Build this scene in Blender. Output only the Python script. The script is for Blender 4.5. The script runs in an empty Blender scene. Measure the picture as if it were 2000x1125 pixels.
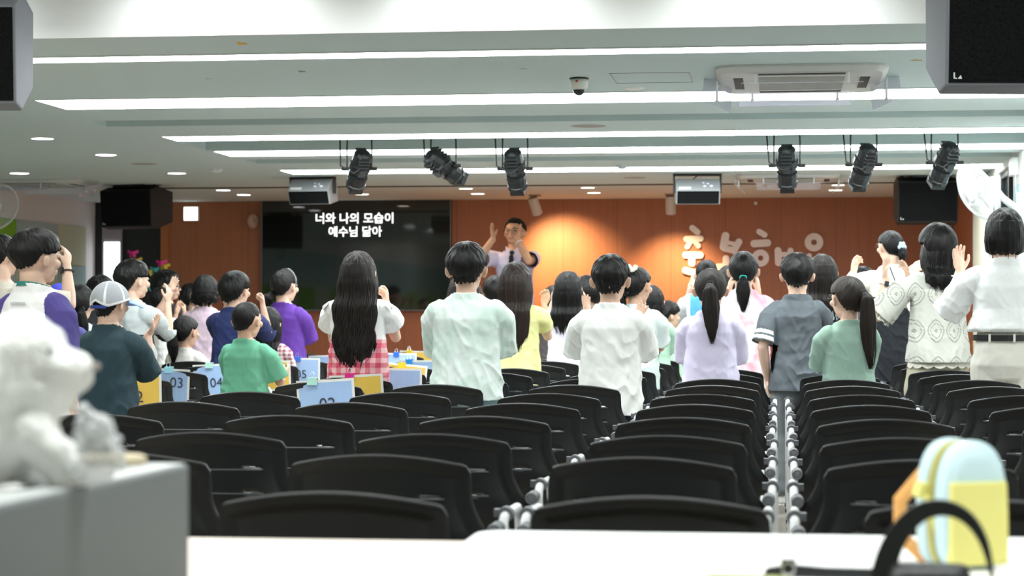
import bpy, math, random
import numpy as np
from mathutils import Vector, Matrix
random.seed(7); np.random.seed(7)
SC = bpy.context.scene
COL = SC.collection
PI = math.pi

# ------------------------------------------------------------------ camera
FPX = 4100.0                       # focal length in pixels of a 2000 px wide frame
YAW = math.atan(525.0 / FPX)       # camera looks left of the room axis
PITCH = math.atan(49.5 / FPX)
CAMZ = 1.15
cam_d = bpy.data.cameras.new('camera'); cam = bpy.data.objects.new('camera', cam_d); COL.objects.link(cam)
cam.location = (0, 0, CAMZ)
cam.rotation_euler = (PI / 2 + PITCH, 0, YAW)
cam_d.sensor_width = 36.0; cam_d.lens = FPX * 36.0 / 2000.0
cam_d.clip_start = 0.05; cam_d.clip_end = 100
cam_d.dof.use_dof = True; cam_d.dof.focus_distance = 10.0; cam_d.dof.aperture_fstop = 5.0
SC.camera = cam
# ------------------------------------------------------------------ world, exposure
w = bpy.data.worlds.new('world'); SC.world = w; w.use_nodes = True
w.node_tree.nodes['Background'].inputs[0].default_value = (0.8, 0.9, 1.0, 1)
w.node_tree.nodes['Background'].inputs[1].default_value = 0.25
SC.view_settings.view_transform = 'Standard'; SC.view_settings.look = 'None'
SC.view_settings.gamma = 1; SC.view_settings.use_curve_mapping = False
SC.view_settings.exposure = 0.43
STRIP_E = 12.0; DOWN_E = 10.0

HC = 2.42; HU = 3.05               # stage-side ceiling and the higher ceiling over the rear
XL, XR = -7.8, 1.86; YB = 23.3; YR = -2.2; YBH = 9.35; STAGE_Y = 20.9; STAGE_Z = 0.30

def area_light(name, loc, sx, sy, power, color=(1, 1, 1), rot=(0, 0, 0)):
    l = bpy.data.lights.new(name, 'AREA'); l.shape = 'RECTANGLE'; l.size = sx; l.size_y = sy
    l.energy = power; l.color = color
    o = bpy.data.objects.new(name, l); COL.objects.link(o); o.location = loc; o.rotation_euler = rot
    return o
def spot_light(name, loc, target, power, color, size, blend=1.0, rad=0.03):
    l = bpy.data.lights.new(name, 'SPOT'); l.energy = power; l.color = color
    l.spot_size = math.radians(size); l.spot_blend = blend; l.shadow_soft_size = rad
    o = bpy.data.objects.new(name, l); COL.objects.link(o); o.location = loc
    d = Vector(target) - Vector(loc); o.rotation_euler = d.to_track_quat('-Z', 'Y').to_euler()
    return o
# recessed panel lights of the higher ceiling over the sound desk
area_light('rear_panel_lamp', (-2.6, 2.6, HU - 0.03), 8.0, 0.6, 150, (0.95, 1.0, 0.98))
area_light('rear_panel_lamp', (-2.6, 6.4, HU - 0.03), 8.0, 0.6, 95, (0.95, 1.0, 0.98))

# ------------------------------------------------------------------ projection (pixel of the 2000x1125 photo -> point of the room)
cF = Vector((-math.sin(YAW) * math.cos(PITCH), math.cos(YAW) * math.cos(PITCH), math.sin(PITCH)))
cR = Vector((math.cos(YAW), math.sin(YAW), 0)); cU = cR.cross(cF)
CP = Vector((0, 0, CAMZ))
def ray(px, py): return cF + cR * ((px - 1000) / FPX) + cU * ((562.5 - py) / FPX)
def at_y(px, py, Y): r = ray(px, py); return CP + r * (Y / r.y)
def at_z(px, py, z): r = ray(px, py); return CP + r * ((z - CAMZ) / r.z)
def at_x(px, py, x): r = ray(px, py); return CP + r * (x / r.x)
def ceil_at(px, py): return at_z(px, py, HC)

# ------------------------------------------------------------------ materials
def mat(name, col, rough=0.5, metal=0.0, emit=None, es=0.0, bump=0.0, bscale=50, spec=None, alpha=None, trans=0.0, var=0.0, coat=0.0, vscale=4.0):
    m = bpy.data.materials.new(name); m.use_nodes = True
    nt = m.node_tree; b = nt.nodes['Principled BSDF']
    b.inputs['Base Color'].default_value = (*col, 1); b.inputs['Roughness'].default_value = rough
    b.inputs['Metallic'].default_value = metal
    if spec is not None: b.inputs['Specular IOR Level'].default_value = spec
    if trans: b.inputs['Transmission Weight'].default_value = trans
    if coat: b.inputs['Coat Weight'].default_value = coat
    if alpha is not None: b.inputs['Alpha'].default_value = alpha
    if emit is not None:
        b.inputs['Emission Color'].default_value = (*emit, 1); b.inputs['Emission Strength'].default_value = es
    tc = None
    if bump or var:
        tc = nt.nodes.new('ShaderNodeTexCoord')
    if bump:
        n = nt.nodes.new('ShaderNodeTexNoise'); n.inputs['Scale'].default_value = bscale; n.inputs['Detail'].default_value = 3
        nt.links.new(tc.outputs['Object'], n.inputs['Vector'])
        bp = nt.nodes.new('ShaderNodeBump'); bp.inputs['Strength'].default_value = bump; bp.inputs['Distance'].default_value = 0.01
        nt.links.new(n.outputs['Fac'], bp.inputs['Height']); nt.links.new(bp.outputs['Normal'], b.inputs['Normal'])
    if var:
        n2 = nt.nodes.new('ShaderNodeTexNoise'); n2.inputs['Scale'].default_value = vscale; n2.inputs['Detail'].default_value = 4
        nt.links.new(tc.outputs['Object'], n2.inputs['Vector'])
        r = nt.nodes.new('ShaderNodeMapRange'); r.inputs['To Min'].default_value = 1 - var; r.inputs['To Max'].default_value = 1 + var
        r.inputs['From Min'].default_value = 0.3; r.inputs['From Max'].default_value = 0.7
        nt.links.new(n2.outputs['Fac'], r.inputs['Value'])
        mx = nt.nodes.new('ShaderNodeVectorMath'); mx.operation = 'SCALE'; mx.inputs[0].default_value = col
        nt.links.new(r.outputs['Result'], mx.inputs['Scale']); nt.links.new(mx.outputs[0], b.inputs['Base Color'])
    return m
_cache = {}
def cloth(name, col, rough=0.85, var=0.06):
    k = ('cloth', tuple(col), name)
    if k not in _cache:
        m = mat(name, col, rough, bump=0.07, bscale=400, var=var, vscale=7)
        _cache[k] = m
    return _cache[k]
class NT:      # small node helper
    def __init__(s, m): s.m = m; s.t = m.node_tree; s.b = s.t.nodes['Principled BSDF']
    def n(s, typ, **kw):
        x = s.t.nodes.new('ShaderNode' + typ)
        for k, v in kw.items():
            if k == 'op': x.operation = v
            elif k.startswith('i'): x.inputs[int(k[1:])].default_value = v
            else: setattr(x, k, v)
        return x
    def l(s, a, b): s.t.links.new(a, b)
    def math(s, op, a, b=None, c=None):
        x = s.n('Math', op=op)
        for i, v in enumerate((a, b, c)):
            if v is None: continue
            if isinstance(v, (int, float)): x.inputs[i].default_value = v
            else: s.l(v, x.inputs[i])
        return x.outputs[0]
    def mix(s, fac, c1, c2):
        x = s.n('Mix', data_type='RGBA')
        for sock, v in ((x.inputs[0], fac), (x.inputs[6], c1), (x.inputs[7], c2)):
            if isinstance(v, (int, float)): sock.default_value = v
            elif isinstance(v, tuple): sock.default_value = (*v, 1)
            else: s.l(v, sock)
        return x.outputs[2]
    def xyz(s, kind='Object'):
        tc = s.n('TexCoord'); sp = s.n('SeparateXYZ'); s.l(tc.outputs[kind], sp.inputs[0]); return sp.outputs, tc.outputs[kind]
    def color(s, sock): s.l(sock, s.b.inputs['Base Color'])

# ------------------------------------------------------------------ mesh builder
def rot_to(d):      # matrix whose Z axis points along d
    return Vector(d).normalized().to_track_quat('Z', 'Y').to_matrix()
class MB:
    def __init__(s): s.v = []; s.f = []; s.m = []
    def add(s, vs, fs, mi=0, M=None):
        o = len(s.v)
        if M is not None: vs = [M @ Vector(p) for p in vs]
        s.v += [tuple(p) for p in vs]; s.f += [tuple(o + i for i in f) for f in fs]; s.m += [mi] * len(fs); return s
    def box(s, c, d, mi=0, R=None):
        x, y, z = d[0] / 2, d[1] / 2, d[2] / 2
        vs = [Vector((a * x, b * y, e * z)) for a in (-1, 1) for b in (-1, 1) for e in (-1, 1)]
        if R is not None: vs = [R @ p for p in vs]
        c = Vector(c); vs = [p + c for p in vs]
        return s.add(vs, [(0, 1, 3, 2), (4, 6, 7, 5), (0, 4, 5, 1), (2, 3, 7, 6), (0, 2, 6, 4), (1, 5, 7, 3)], mi)
    def box2(s, x0, x1, y0, y1, z0, z1, mi=0):
        return s.box(((x0 + x1) / 2, (y0 + y1) / 2, (z0 + z1) / 2), (abs(x1 - x0), abs(y1 - y0), abs(z1 - z0)), mi)
    def rings(s, rings, mi=0, cap=True, closed=True):
        n = len(rings[0]); vs = [p for r in rings for p in r]; fs = []
        for i in range(len(rings) - 1):
            for j in range(n if closed else n - 1):
                k = (j + 1) % n; fs.append((i * n + j, i * n + k, (i + 1) * n + k, (i + 1) * n + j))
        if cap and closed:
            fs.append(tuple(reversed(range(n)))); fs.append(tuple((len(rings) - 1) * n + j for j in range(n)))
        return s.add(vs, fs, mi)
    def tube(s, pts, r, n=10, mi=0, round_ends=True, flat=1.0):
        pts = [Vector(p) for p in pts]
        rr = list(r) if isinstance(r, (list, tuple)) else [r] * len(pts)
        P, Rd, T = [], [], []
        L = len(pts)
        tg = []
        for i in range(L):
            a = pts[max(i - 1, 0)]; b = pts[min(i + 1, L - 1)]; d = (b - a)
            tg.append(d.normalized() if d.length > 1e-9 else Vector((0, 0, 1)))
        if round_ends:
            for a in (0.05, 0.5, 0.85): P.append(pts[0] - tg[0] * rr[0] * (1 - a)); Rd.append(rr[0] * math.sqrt(1 - (1 - a) ** 2)); T.append(tg[0])
        for i in range(L): P.append(pts[i]); Rd.append(rr[i]); T.append(tg[i])
        if round_ends:
            for a in (0.85, 0.5, 0.05): P.append(pts[-1] + tg[-1] * rr[-1] * (1 - a)); Rd.append(rr[-1] * math.sqrt(1 - (1 - a) ** 2)); T.append(tg[-1])
        up = Vector((0, 0, 1)) if abs(T[0].z) < 0.9 else Vector((1, 0, 0))
        u = (up - T[0] * up.dot(T[0])).normalized()
        rings = []
        for p, q, t in zip(P, Rd, T):
            u = (u - t * u.dot(t)); u = u.normalized() if u.length > 1e-6 else t.orthogonal().normalized()
            v = t.cross(u)
            rings.append([p + (u * math.cos(2 * PI * j / n) + v * math.sin(2 * PI * j / n) * flat) * q for j in range(n)])
        return s.rings(rings, mi)
    def ell(s, c, r, R=None, n=16, m=10, mi=0):
        c = Vector(c); rings = []
        for i in range(m + 1):
            a = -PI / 2 + PI * min(max(i / m, 0.02), 0.98)
            ring = []
            for j in range(n):
                p = Vector((r[0] * math.cos(a) * math.cos(2 * PI * j / n), r[1] * math.cos(a) * math.sin(2 * PI * j / n), r[2] * math.sin(a)))
                ring.append((R @ p if R is not None else p) + c)
            rings.append(ring)
        return s.rings(rings, mi)
    def loft(s, rows, n=28, mi=0, p=2.0, cap=True):      # rows: (cx, cy, z, rx, ry)
        rings = []
        for (cx, cy, z, rx, ry) in rows:
            ring = []
            for j in range(n):
                a = 2 * PI * j / n; ca, sa = math.cos(a), math.sin(a)
                ring.append((cx + rx * math.copysign(abs(ca) ** (2 / p), ca), cy + ry * math.copysign(abs(sa) ** (2 / p), sa), z))
            rings.append(ring)
        return s.rings(rings, mi, cap)
    def lathe(s, prof, n=24, M=None, mi=0, cap=True):      # prof: (radius, z)
        rings = [[Vector((r * math.cos(2 * PI * j / n), r * math.sin(2 * PI * j / n), z)) for j in range(n)] for r, z in prof]
        if M is not None: rings = [[M @ p for p in r] for r in rings]
        return s.rings(rings, mi, cap)
    def cyl(s, a, b, r, n=16, mi=0):
        return s.tube([a, b], [r, r], n, mi, False)
    def poly(s, pts, thick, M=None, mi=0):      # flat outline (x, z) with thickness along y
        n = len(pts); vs = [Vector((x, 0, z)) for x, z in pts] + [Vector((x, thick, z)) for x, z in pts]
        fs = [tuple(range(n)), tuple(reversed(range(n, 2 * n)))] + [((i + 1) % n, i, n + i, n + (i + 1) % n) for i in range(n)]
        return s.add(vs, fs, mi, M)
    def mesh(s, name, smooth=False):
        me = bpy.data.meshes.new(name); me.from_pydata(s.v, [], s.f)
        me.polygons.foreach_set('material_index', s.m)
        if smooth: me.shade_smooth()
        me.update(); return me
    def obj(s, name, mats, parent=None, smooth=False, bevel=0.0, seg=2, loc=None):
        return link(name, s.mesh(name, smooth), mats, parent, bevel, seg, loc)
def link(name, me, mats, parent=None, bevel=0.0, seg=2, loc=None):
    o = bpy.data.objects.new(name, me); COL.objects.link(o)
    for m in (mats if isinstance(mats, (list, tuple)) else [mats]): me.materials.append(m)
    if parent: o.parent = parent
    if loc is not None: o.location = loc
    if bevel:
        b = o.modifiers.new('bevel', 'BEVEL'); b.width = bevel; b.segments = seg; b.limit_method = 'ANGLE'; b.angle_limit = math.radians(40)
    return o
def tag(o, label, cat, group=None, kind=None):
    if label: o['label'] = label
    if cat: o['category'] = cat
    if group: o['group'] = group
    if kind: o['kind'] = kind
    return o
def thing(name, label, cat, loc=(0, 0, 0), rz=0, group=None):
    o = bpy.data.objects.new(name, None); COL.objects.link(o); o.location = loc; o.rotation_euler = (0, 0, rz); o.empty_display_size = 0.1
    return tag(o, label, cat, group)
def struct(o, label=None): o['kind'] = 'structure'; return o
def copy_tree(o, parent=None):
    c = o.copy(); COL.objects.link(c); c.parent = parent
    for ch in list(o.children): copy_tree(ch, c)
    return c
def fast_mesh(name, V, F, mi=None, smooth=True):      # V (n,3), F (m,4) arrays
    me = bpy.data.meshes.new(name)
    me.vertices.add(len(V)); me.vertices.foreach_set('co', np.asarray(V, dtype=np.float32).ravel())
    k = F.shape[1]; m = len(F)
    me.loops.add(m * k); me.loops.foreach_set('vertex_index', F.astype(np.int32).ravel())
    me.polygons.add(m); me.polygons.foreach_set('loop_start', np.arange(0, m * k, k, dtype=np.int32))
    if mi is not None: me.polygons.foreach_set('material_index', mi.astype(np.int32))
    me.update(calc_edges=True)
    if smooth: me.shade_smooth()
    return me
def text_mesh(body, size, extrude=0.001, offset=0.0, align='CENTER'):
    c = bpy.data.curves.new('t', 'FONT'); c.body = body; c.size = size; c.extrude = extrude; c.offset = offset
    c.align_x = align; c.align_y = 'CENTER'; c.resolution_u = 3
    o = bpy.data.objects.new('t', c); COL.objects.link(o); bpy.context.view_layer.update()
    me = bpy.data.meshes.new_from_object(o.evaluated_get(bpy.context.evaluated_depsgraph_get()))
    bpy.data.objects.remove(o); me.materials.clear()
    me.transform(Matrix.Rotation(PI / 2, 4, 'X'))       # upright, readable from -Y
    return me

# ================================================================== ROOM
M_ceil = mat('ceiling_paint', (0.62, 0.73, 0.73), 0.9, bump=0.03, bscale=300)
M_ceil_hi = mat('bulkhead_paint', (0.86, 0.88, 0.87), 0.9)
M_white = mat('white_paint', (0.8, 0.8, 0.79), 0.6)
M_plastic = mat('white_plastic', (0.85, 0.86, 0.85), 0.35)
M_black = mat('black_metal', (0.012, 0.013, 0.014), 0.45)
M_dark = mat('dark_panel', (0.012, 0.018, 0.02), 0.5)
M_emit = mat('lamp_diffuser', (1, 1, 1), 0.5, emit=(0.93, 1.0, 0.995), es=STRIP_E)
M_down = mat('downlight_lens', (1, 1, 1), 0.5, emit=(1.0, 0.98, 1.0), es=DOWN_E)
M_downw = mat('downlight_lens_warm', (1, 1, 1), 0.5, emit=(1.0, 0.86, 0.66), es=DOWN_E * 0.8)
M_teal = mat('trough_teal_reflection', (0.40, 0.52, 0.51), 0.9)  # teal light reflected off the walls, put into the trough colour

def perforated():
    m = mat('perforated_wood', (0.42, 0.12, 0.035), 0.55); t = NT(m); (x, y, z), v = t.xyz()
    per = 0.021
    gx = t.math('PINGPONG', x, per / 2); gz = t.math('PINGPONG', z, per / 2)
    dx = t.math('POWER', gx, 2.0); dz = t.math('POWER', gz, 2.0)
    r = t.math('SQRT', t.math('ADD', dx, dz))
    hole = t.math('LESS_THAN', r, 0.0045)
    nz = t.n('TexNoise'); nz.inputs['Scale'].default_value = 2.2; nz.inputs['Detail'].default_value = 6
    mp = t.n('Mapping'); mp.inputs['Scale'].default_value = (14, 1, 0.35); t.l(v, mp.inputs[0]); t.l(mp.outputs[0], nz.inputs['Vector'])
    base = t.mix(nz.outputs['Fac'], (0.38, 0.135, 0.062), (0.50, 0.190, 0.095))
    seam = t.math('LESS_THAN', t.math('PINGPONG', x, 0.30), 0.003)
    c = t.mix(t.math('MULTIPLY', hole, 0.75), base, (0.06, 0.02, 0.008)); c = t.mix(t.math('MULTIPLY', seam, 0.5), c, (0.10, 0.03, 0.01))
    t.color(c); return m
M_wood = perforated()

def floor_mat():
    m = mat('vinyl_floor', (0.42, 0.36, 0.30), 0.35); t = NT(m); (x, y, z), v = t.xyz()
    nz = t.n('TexNoise'); nz.inputs['Scale'].default_value = 3; t.l(v, nz.inputs['Vector'])
    c = t.mix(nz.outputs['Fac'], (0.36, 0.31, 0.26), (0.47, 0.41, 0.34))
    s = t.math('LESS_THAN', t.math('PINGPONG', x, 0.3), 0.003); t.color(t.mix(t.math('MULTIPLY', s, 0.4), c, (0.2, 0.17, 0.14))); return m
struct(MB().box2(XL - .2, XR + .2, YR - .2, YB + .2, -0.12, 0).obj('floor', floor_mat()))
M_stage = mat('stage_laminate', (0.50, 0.25, 0.12), 0.45, var=0.15)
struct(MB().box2(-6.6, XR, STAGE_Y, YB, 0, STAGE_Z).obj('trim_1', M_stage, bevel=0.01))

# troughs (px x, y of near edge; far edge) in the ceiling plane
def cy(px, py): return ceil_at(px, py).y
TR = [(cy(1020, 226), cy(1020, 238), -4.55), (cy(1200, 266), cy(1200, 286), -4.45), (cy(1200, 305), cy(1200, 313), -4.4)]
b = MB(); ys = [YBH] + [q for t_ in TR for q in t_[:2]] + [YB]
for i in range(0, len(ys), 2): b.box2(XL, XR, ys[i], ys[i + 1], HC, HC + 0.1)
for (a, c, x0) in TR: b.box2(XL, x0, a, c, HC, HC + 0.1)
ceiling = struct(b.obj('ceiling', M_ceil))
b = MB()
for (a, c, x0) in TR:
    b.box2(x0 - .05, XR, a - .03, c + .03, HC + 0.26, HC + 0.28)
    b.box2(x0 - .05, XR, c, c + .03, HC + 0.1, HC + 0.26); b.box2(x0 - .05, XR, a - .03, a, HC + 0.1, HC + 0.26)
    b.box2(x0 - .05, x0, a, c, HC + 0.1, HC + 0.26)
struct(b.obj('trim_2', M_teal))
struct(MB().box2(XL, XR, YBH - 0.02, YBH, HC, HU).obj('trim_3', M_ceil_hi))
struct(MB().box2(XL - .1, XR + .1, YR - .1, YBH, HU, HU + 0.1).obj('ceiling_upper', M_ceil_hi))

# walls
def panel_wall(name, seed, white_top=True):      # side wall in coloured acoustic panels below a white band
    m = mat(name, (0.7, 0.7, 0.7), 0.9, bump=0.2, bscale=500); t = NT(m); (x, y, z), v = t.xyz()
    cols = [(0.28, 0.36, 0.36), (0.44, 0.46, 0.36), (0.24, 0.36, 0.37), (0.17, 0.36, 0.03), (0.30, 0.40, 0.40), (0.46, 0.47, 0.34)]
    w_ = 1.09; iy = t.math('FLOOR', t.math('DIVIDE', t.math('ADD', y, 100.0 + seed), w_)); iz = t.math('FLOOR', t.math('DIVIDE', t.math('ADD', z, 0.02), 0.43))
    h = t.math('FRACT', t.math('ADD', t.math('MULTIPLY', iy, 0.37), t.math('MULTIPLY', iz, 0.61)))
    cr = t.n('ValToRGB'); cr.color_ramp.interpolation = 'CONSTANT'
    for i, c in enumerate(cols):
        e = cr.color_ramp.elements[i] if i < 2 else cr.color_ramp.elements.new(i / 6)
        e.position = i / 6; e.color = (*c, 1)
    t.l(h, cr.inputs[0])
    c = cr.outputs[0]
    if white_top: c = t.mix(t.math('GREATER_THAN', z, 2.13), c, (0.72, 0.69, 0.69))
    t.color(c); return m
struct(MB().box2(XL - .15, XL - .001, YR, YB, 0, HU).obj('wall_left', mat('left_wall_paint', (0.72, 0.70, 0.70), 0.85)))
# acoustic panels on the left wall, measured from the photo
PC = {'green': (0.20, 0.42, 0.02), 'grey': (0.40, 0.50, 0.50), 'beige': (0.52, 0.55, 0.40), 'teal': (0.33, 0.50, 0.50)}
PM = {k: mat('felt_' + k, c, 0.95, bump=0.3, bscale=600) for k, c in PC.items()}
y1 = at_x(165, 442, XL).y; y2 = at_x(110, 442, XL).y; y3 = at_x(29, 430, XL).y
def apanel(ya, yb, za, zb, k, lab):
    o = MB().box2(XL, XL + .02, ya + .003, yb - .003, za + .003, zb - .003).obj('acoustic_panel', PM[k], bevel=0.003)
    tag(o, lab, 'wall panel', 'felt panels on the left wall')
apanel(y3, y2, 1.68, 2.12, 'grey', 'grey-blue felt wall panel between the green and beige ones')
apanel(y2, y1, 1.68, 2.12, 'beige', 'pale beige felt wall panel beside the dark column')
apanel(y2, y1, 1.24, 1.68, 'teal', 'pale teal felt wall panel just below the beige one')
apanel(y3, y2, 1.24, 1.68, 'beige', 'beige felt wall panel behind the raglan boy\'s head')
apanel(y3 - 1.1, y3, 1.68, 2.12, 'green', 'bright green felt wall panel at the left edge')
apanel(y3 - 1.1, y3, 1.24, 1.68, 'grey', 'grey felt wall panel below the green one')
b = MB(); k = 0
for i in range(17):
    for j in range(3):
        ya = YR + .2 + i * 1.25
        if ya + 1.25 < y3 - 1.1: b.box2(XL, XL + .02, ya, ya + 1.24, .4 + j * .6, .99 + j * .6, (i * 2 + j) % 4)
struct(b.obj('trim_4', [PM['grey'], PM['beige'], PM['teal'], PM['green']]))
# front wall: plain end section, dark column, door bay and perforated wood
XD1 = at_y(165, 500, YB).x; XD2 = at_y(328, 500, YB).x
struct(MB().box2(XL - .1, XR + 2.0, YB, YB + .15, 0, HU).obj('wall_front', mat('front_wall_paint', (0.5, 0.48, 0.46), 0.8)))
struct(MB().box2(XD2, XR + .02, YB - .05, YB, 0, HC).obj('wall_front_wood', M_wood))
struct(MB().box2(XL, XD2, YB - .03, YB, 0, HC).obj('wall_front_dark', M_dark))
xa, xb_ = at_y(203, 500, YB).x, at_y(241, 500, YB).x
door = struct(MB().box2(xa, xb_, YB - .07, YB - .03, 0, at_y(220, 443, YB).z).obj('door_1', mat('door_grey', (0.34, 0.31, 0.33), 0.6), bevel=0.004))
ga, gb = at_y(207.5, 500, YB).x, at_y(237.5, 500, YB).x
MB().box2(ga, gb, YB - .08, YB - .07, 0.95, at_y(220, 473, YB).z).obj('door_glass', mat('bright_glass', (.8, .85, .9), 0.2, emit=(0.86, 0.93, 1.0), es=2.2), door)
struct(MB().box2(XD2 - .06, XD2 + .03, YB - .09, YB - .05, 0, HC).obj('trim_5', mat('wood_edge', (0.46, 0.16, 0.06), 0.5)))
struct(MB().box2(xa - .35, xa - .25, YB - .12, YB - .03, 0, HC).obj('trim_6', mat('column_dark', (0.008, 0.014, 0.016), 0.4)))
# right wall: blank, window, white wall with blue felt
M_rw = mat('right_wall_paint', (0.80, 0.82, 0.80), 0.85)
yw1 = at_x(1979, 400, XR).y; yw2 = at_x(1947, 400, XR).y; yc = at_x(1910, 450, XR).y
b = MB(); b.box2(XR, XR + .15, YR, yw1, 0, HU); b.box2(XR, XR + .15, yw2, YB, 0, HU)
b.box2(XR, XR + .15, yw1, yw2, 0, 1.2); b.box2(XR, XR + .15, yw1, yw2, 2.36, HU)
struct(b.obj('wall_right', M_rw))
wn = struct(MB().box2(XR + .06, XR + .08, yw1, yw2, 1.2, 2.36).obj('window_1', mat('night_glass', (0.006, 0.01, 0.012), 0.05)))
b = MB()
for q in (yw1 + .03, (yw1 + yw2) / 2, yw2 - .03): b.box2(XR + .03, XR + .06, q - .025, q + .025, 1.2, 2.36)
b.box2(XR + .03, XR + .06, yw1, yw2, 1.2, 1.25); b.box2(XR + .03, XR + .06, yw1, yw2, 2.31, 2.36)
b.obj('window_frame', M_black, wn, bevel=0.003)
struct(MB().box2(XR - .03, XR, at_x(1916, 450, XR).y, YB - .05, 0, HC).obj('wall_right_wood', M_wood))
struct(MB().box2(XR - .05, XR, YB - .5, YB - .41, 0, 2.3).obj('trim_7', mat('blue_post', (0.05, 0.12, 0.16), 0.5)))
struct(MB().box2(XR - .012, XR, yw1 - 1.9, yw1 - .12, 0.5, at_x(1990, 360, XR).z).obj('trim_8', mat('pale_blue_felt', (0.50, 0.66, 0.70), 0.95)))
tag(MB().box2(XR - .1, XR - .02, yw2 + .1, yw2 + 1.2, 0.3, 2.32).obj('curtain', mat('cream_curtain', (0.70, 0.68, 0.55), 0.9), bevel=.02), 'cream roller curtain hanging beside the dark window', 'curtain')
# rear wall behind the camera (seen only in the screen's reflection)
struct(MB().box2(XL - .1, XR + .1, YR - .15, YR, 0, HU).obj('wall_rear', panel_wall('rear_panels', 0.3)))
# thin rail line of the ceiling before the wood wall
yr = cy(1200, 360)
struct(MB().box2(XL + 1.2, XR, yr - .02, yr + .02, HC - .012, HC).obj('trim_9', mat('rail', (0.10, 0.075, 0.055), 0.6)))

# ------------------------------------------------------------------ strip lights
ST = [(95.5, 106, 1020, 'long ceiling strip light nearest the white bulkhead'), (181.3, 200.5, 1020, 'widest ceiling strip light, second from the bulkhead'),
      (255.6, 265, 1200, 'ceiling strip light just before the trough of stage lamps'), (286.3, 296.7, 1200, 'ceiling strip light just behind the trough of stage lamps'),
      (325.6, 333.6, 1200, 'ceiling strip light nearest the wooden wall')]
M_frame = mat('lamp_frame', (0.75, 0.77, 0.76), 0.6)
for i, (ya, yb, px, lab) in enumerate(ST):
    a, c = cy(px, ya), cy(px, yb); x0 = -4.40
    t = thing('strip_light', lab, 'ceiling light', ((x0 + XR) / 2, (a + c) / 2, HC), group='strip lights across the ceiling')
    hx, hy = (XR - x0) / 2 - .01, (c - a) / 2
    MB().box2(-hx, hx, -hy, hy, -.006, -.001).obj('diffuser', M_emit, t)
    f = MB(); f.box2(-hx - .012, hx, -hy - .012, -hy, -.007, 0); f.box2(-hx - .012, hx, hy, hy + .012, -.007, 0); f.box2(-hx - .012, -hx, -hy, hy, -.007, 0)
    f.obj('lamp_frame', M_frame, t)

# ------------------------------------------------------------------ downlights
def downlight(px, py, lab, grp, w_px=38, warm=False, z=HC):
    p = at_z(px, py, z); r = w_px / 2 * (p.y / FPX)
    t = thing('downlight', lab, 'ceiling light', p, group=grp)
    MB().lathe([(r, -.004), (r, -.001)], 24).obj('lens', M_downw if warm else M_down, t)
    if warm: spot_light('downlight_lamp', p + Vector((0, 0, -.03)), p + Vector((0, .0, -1)), 14, (1, .72, .45), 130, .8, .04)
    MB().lathe([(r, -.005), (r + .012, -.006), (r + .014, 0), (r, 0)], 24, cap=False).obj('rim', M_white, t)
for px, py, l, w_, wm in [(83, 270, 'largest round downlight at far left of the ceiling', 44, 0), (207, 302, 'round downlight right of and behind the far-left one', 42, 0),
        (38, 338, 'round downlight above the left air conditioner', 38, 0), (345, 338, 'round downlight between vent and black loudspeaker', 36, 0),
        (436, 371, 'left one of the pair of small downlights beyond the rail', 28, 0), (476, 380, 'small downlight nearest the exit sign, right of its pair', 27, 0),
        (707, 379, 'small downlight above the big screen', 27, 1), (910, 368, 'small downlight above right end of screen, nearer one', 27, 1), (933, 378, 'small downlight above right end of screen, farther one', 26, 1),
        (1148, 366, 'small downlight above the bright wall glow, nearer one', 27, 1), (1160, 376, 'small downlight above the bright wall glow, farther one', 26, 1),
        (1637, 361, 'small downlight beside right loudspeaker, nearer one', 25, 1), (1632, 371, 'small downlight beside right loudspeaker, farther one', 26, 1)]:
    downlight(px, py, l, 'round downlights in the ceiling', w_, wm)
for X in (-4.0, -2.55, -1.3, -0.02):      # downlights of the upper ceiling that graze the bulkhead
    spot_light('bulkhead_lamp', (X, YBH - .42, HU - .02), (X, YBH - .10, 0), 60, (0.97, 1, 1), 120, 0.9, 0.03)
# warm spots on the wood wall
M_cyl = mat('track_white', (0.62, 0.55, 0.48), 0.5)
for px, py, tx, ty, lab, pw in [(1045, 402, 1104, 530, 'white cylinder spotlight above the brightest wall glow', 150), (1310, 400, 1322, 600, 'white cylinder spotlight left of the wall lettering', 140)]:
    p = at_y(px, py, 22.35); tg = at_y(tx, ty, YB - .05); d = (tg - p).normalized()
    t = thing('track_spotlight', lab, 'spotlight', (p.x, p.y, HC), group='white cylinder spotlights')
    L = p - Vector((p.x, p.y, HC)); R4 = Matrix.Translation(L) @ rot_to(Vector((d.x * 1.3, d.y * .55, d.z * 1.6))).to_4x4()
    MB().lathe([(.02, -.10), (.052, -.095), (.055, -.05), (.055, .095), (.05, .10), (.046, .08)], 20, R4).obj('lamp_housing', M_cyl, t, smooth=False)
    MB().cyl((0, 0, -.005), L + Vector((0, 0, .06)), .008).box((0, 0, -.008), (.12, .12, .016)).obj('bracket', mat('bracket_wood', (.35, .22, .15), .5), t)
    spot_light('track_lamp', p + d * .14, tg, pw, (1.0, 0.70, 0.34), 84, 1.0, 0.03)

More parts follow.
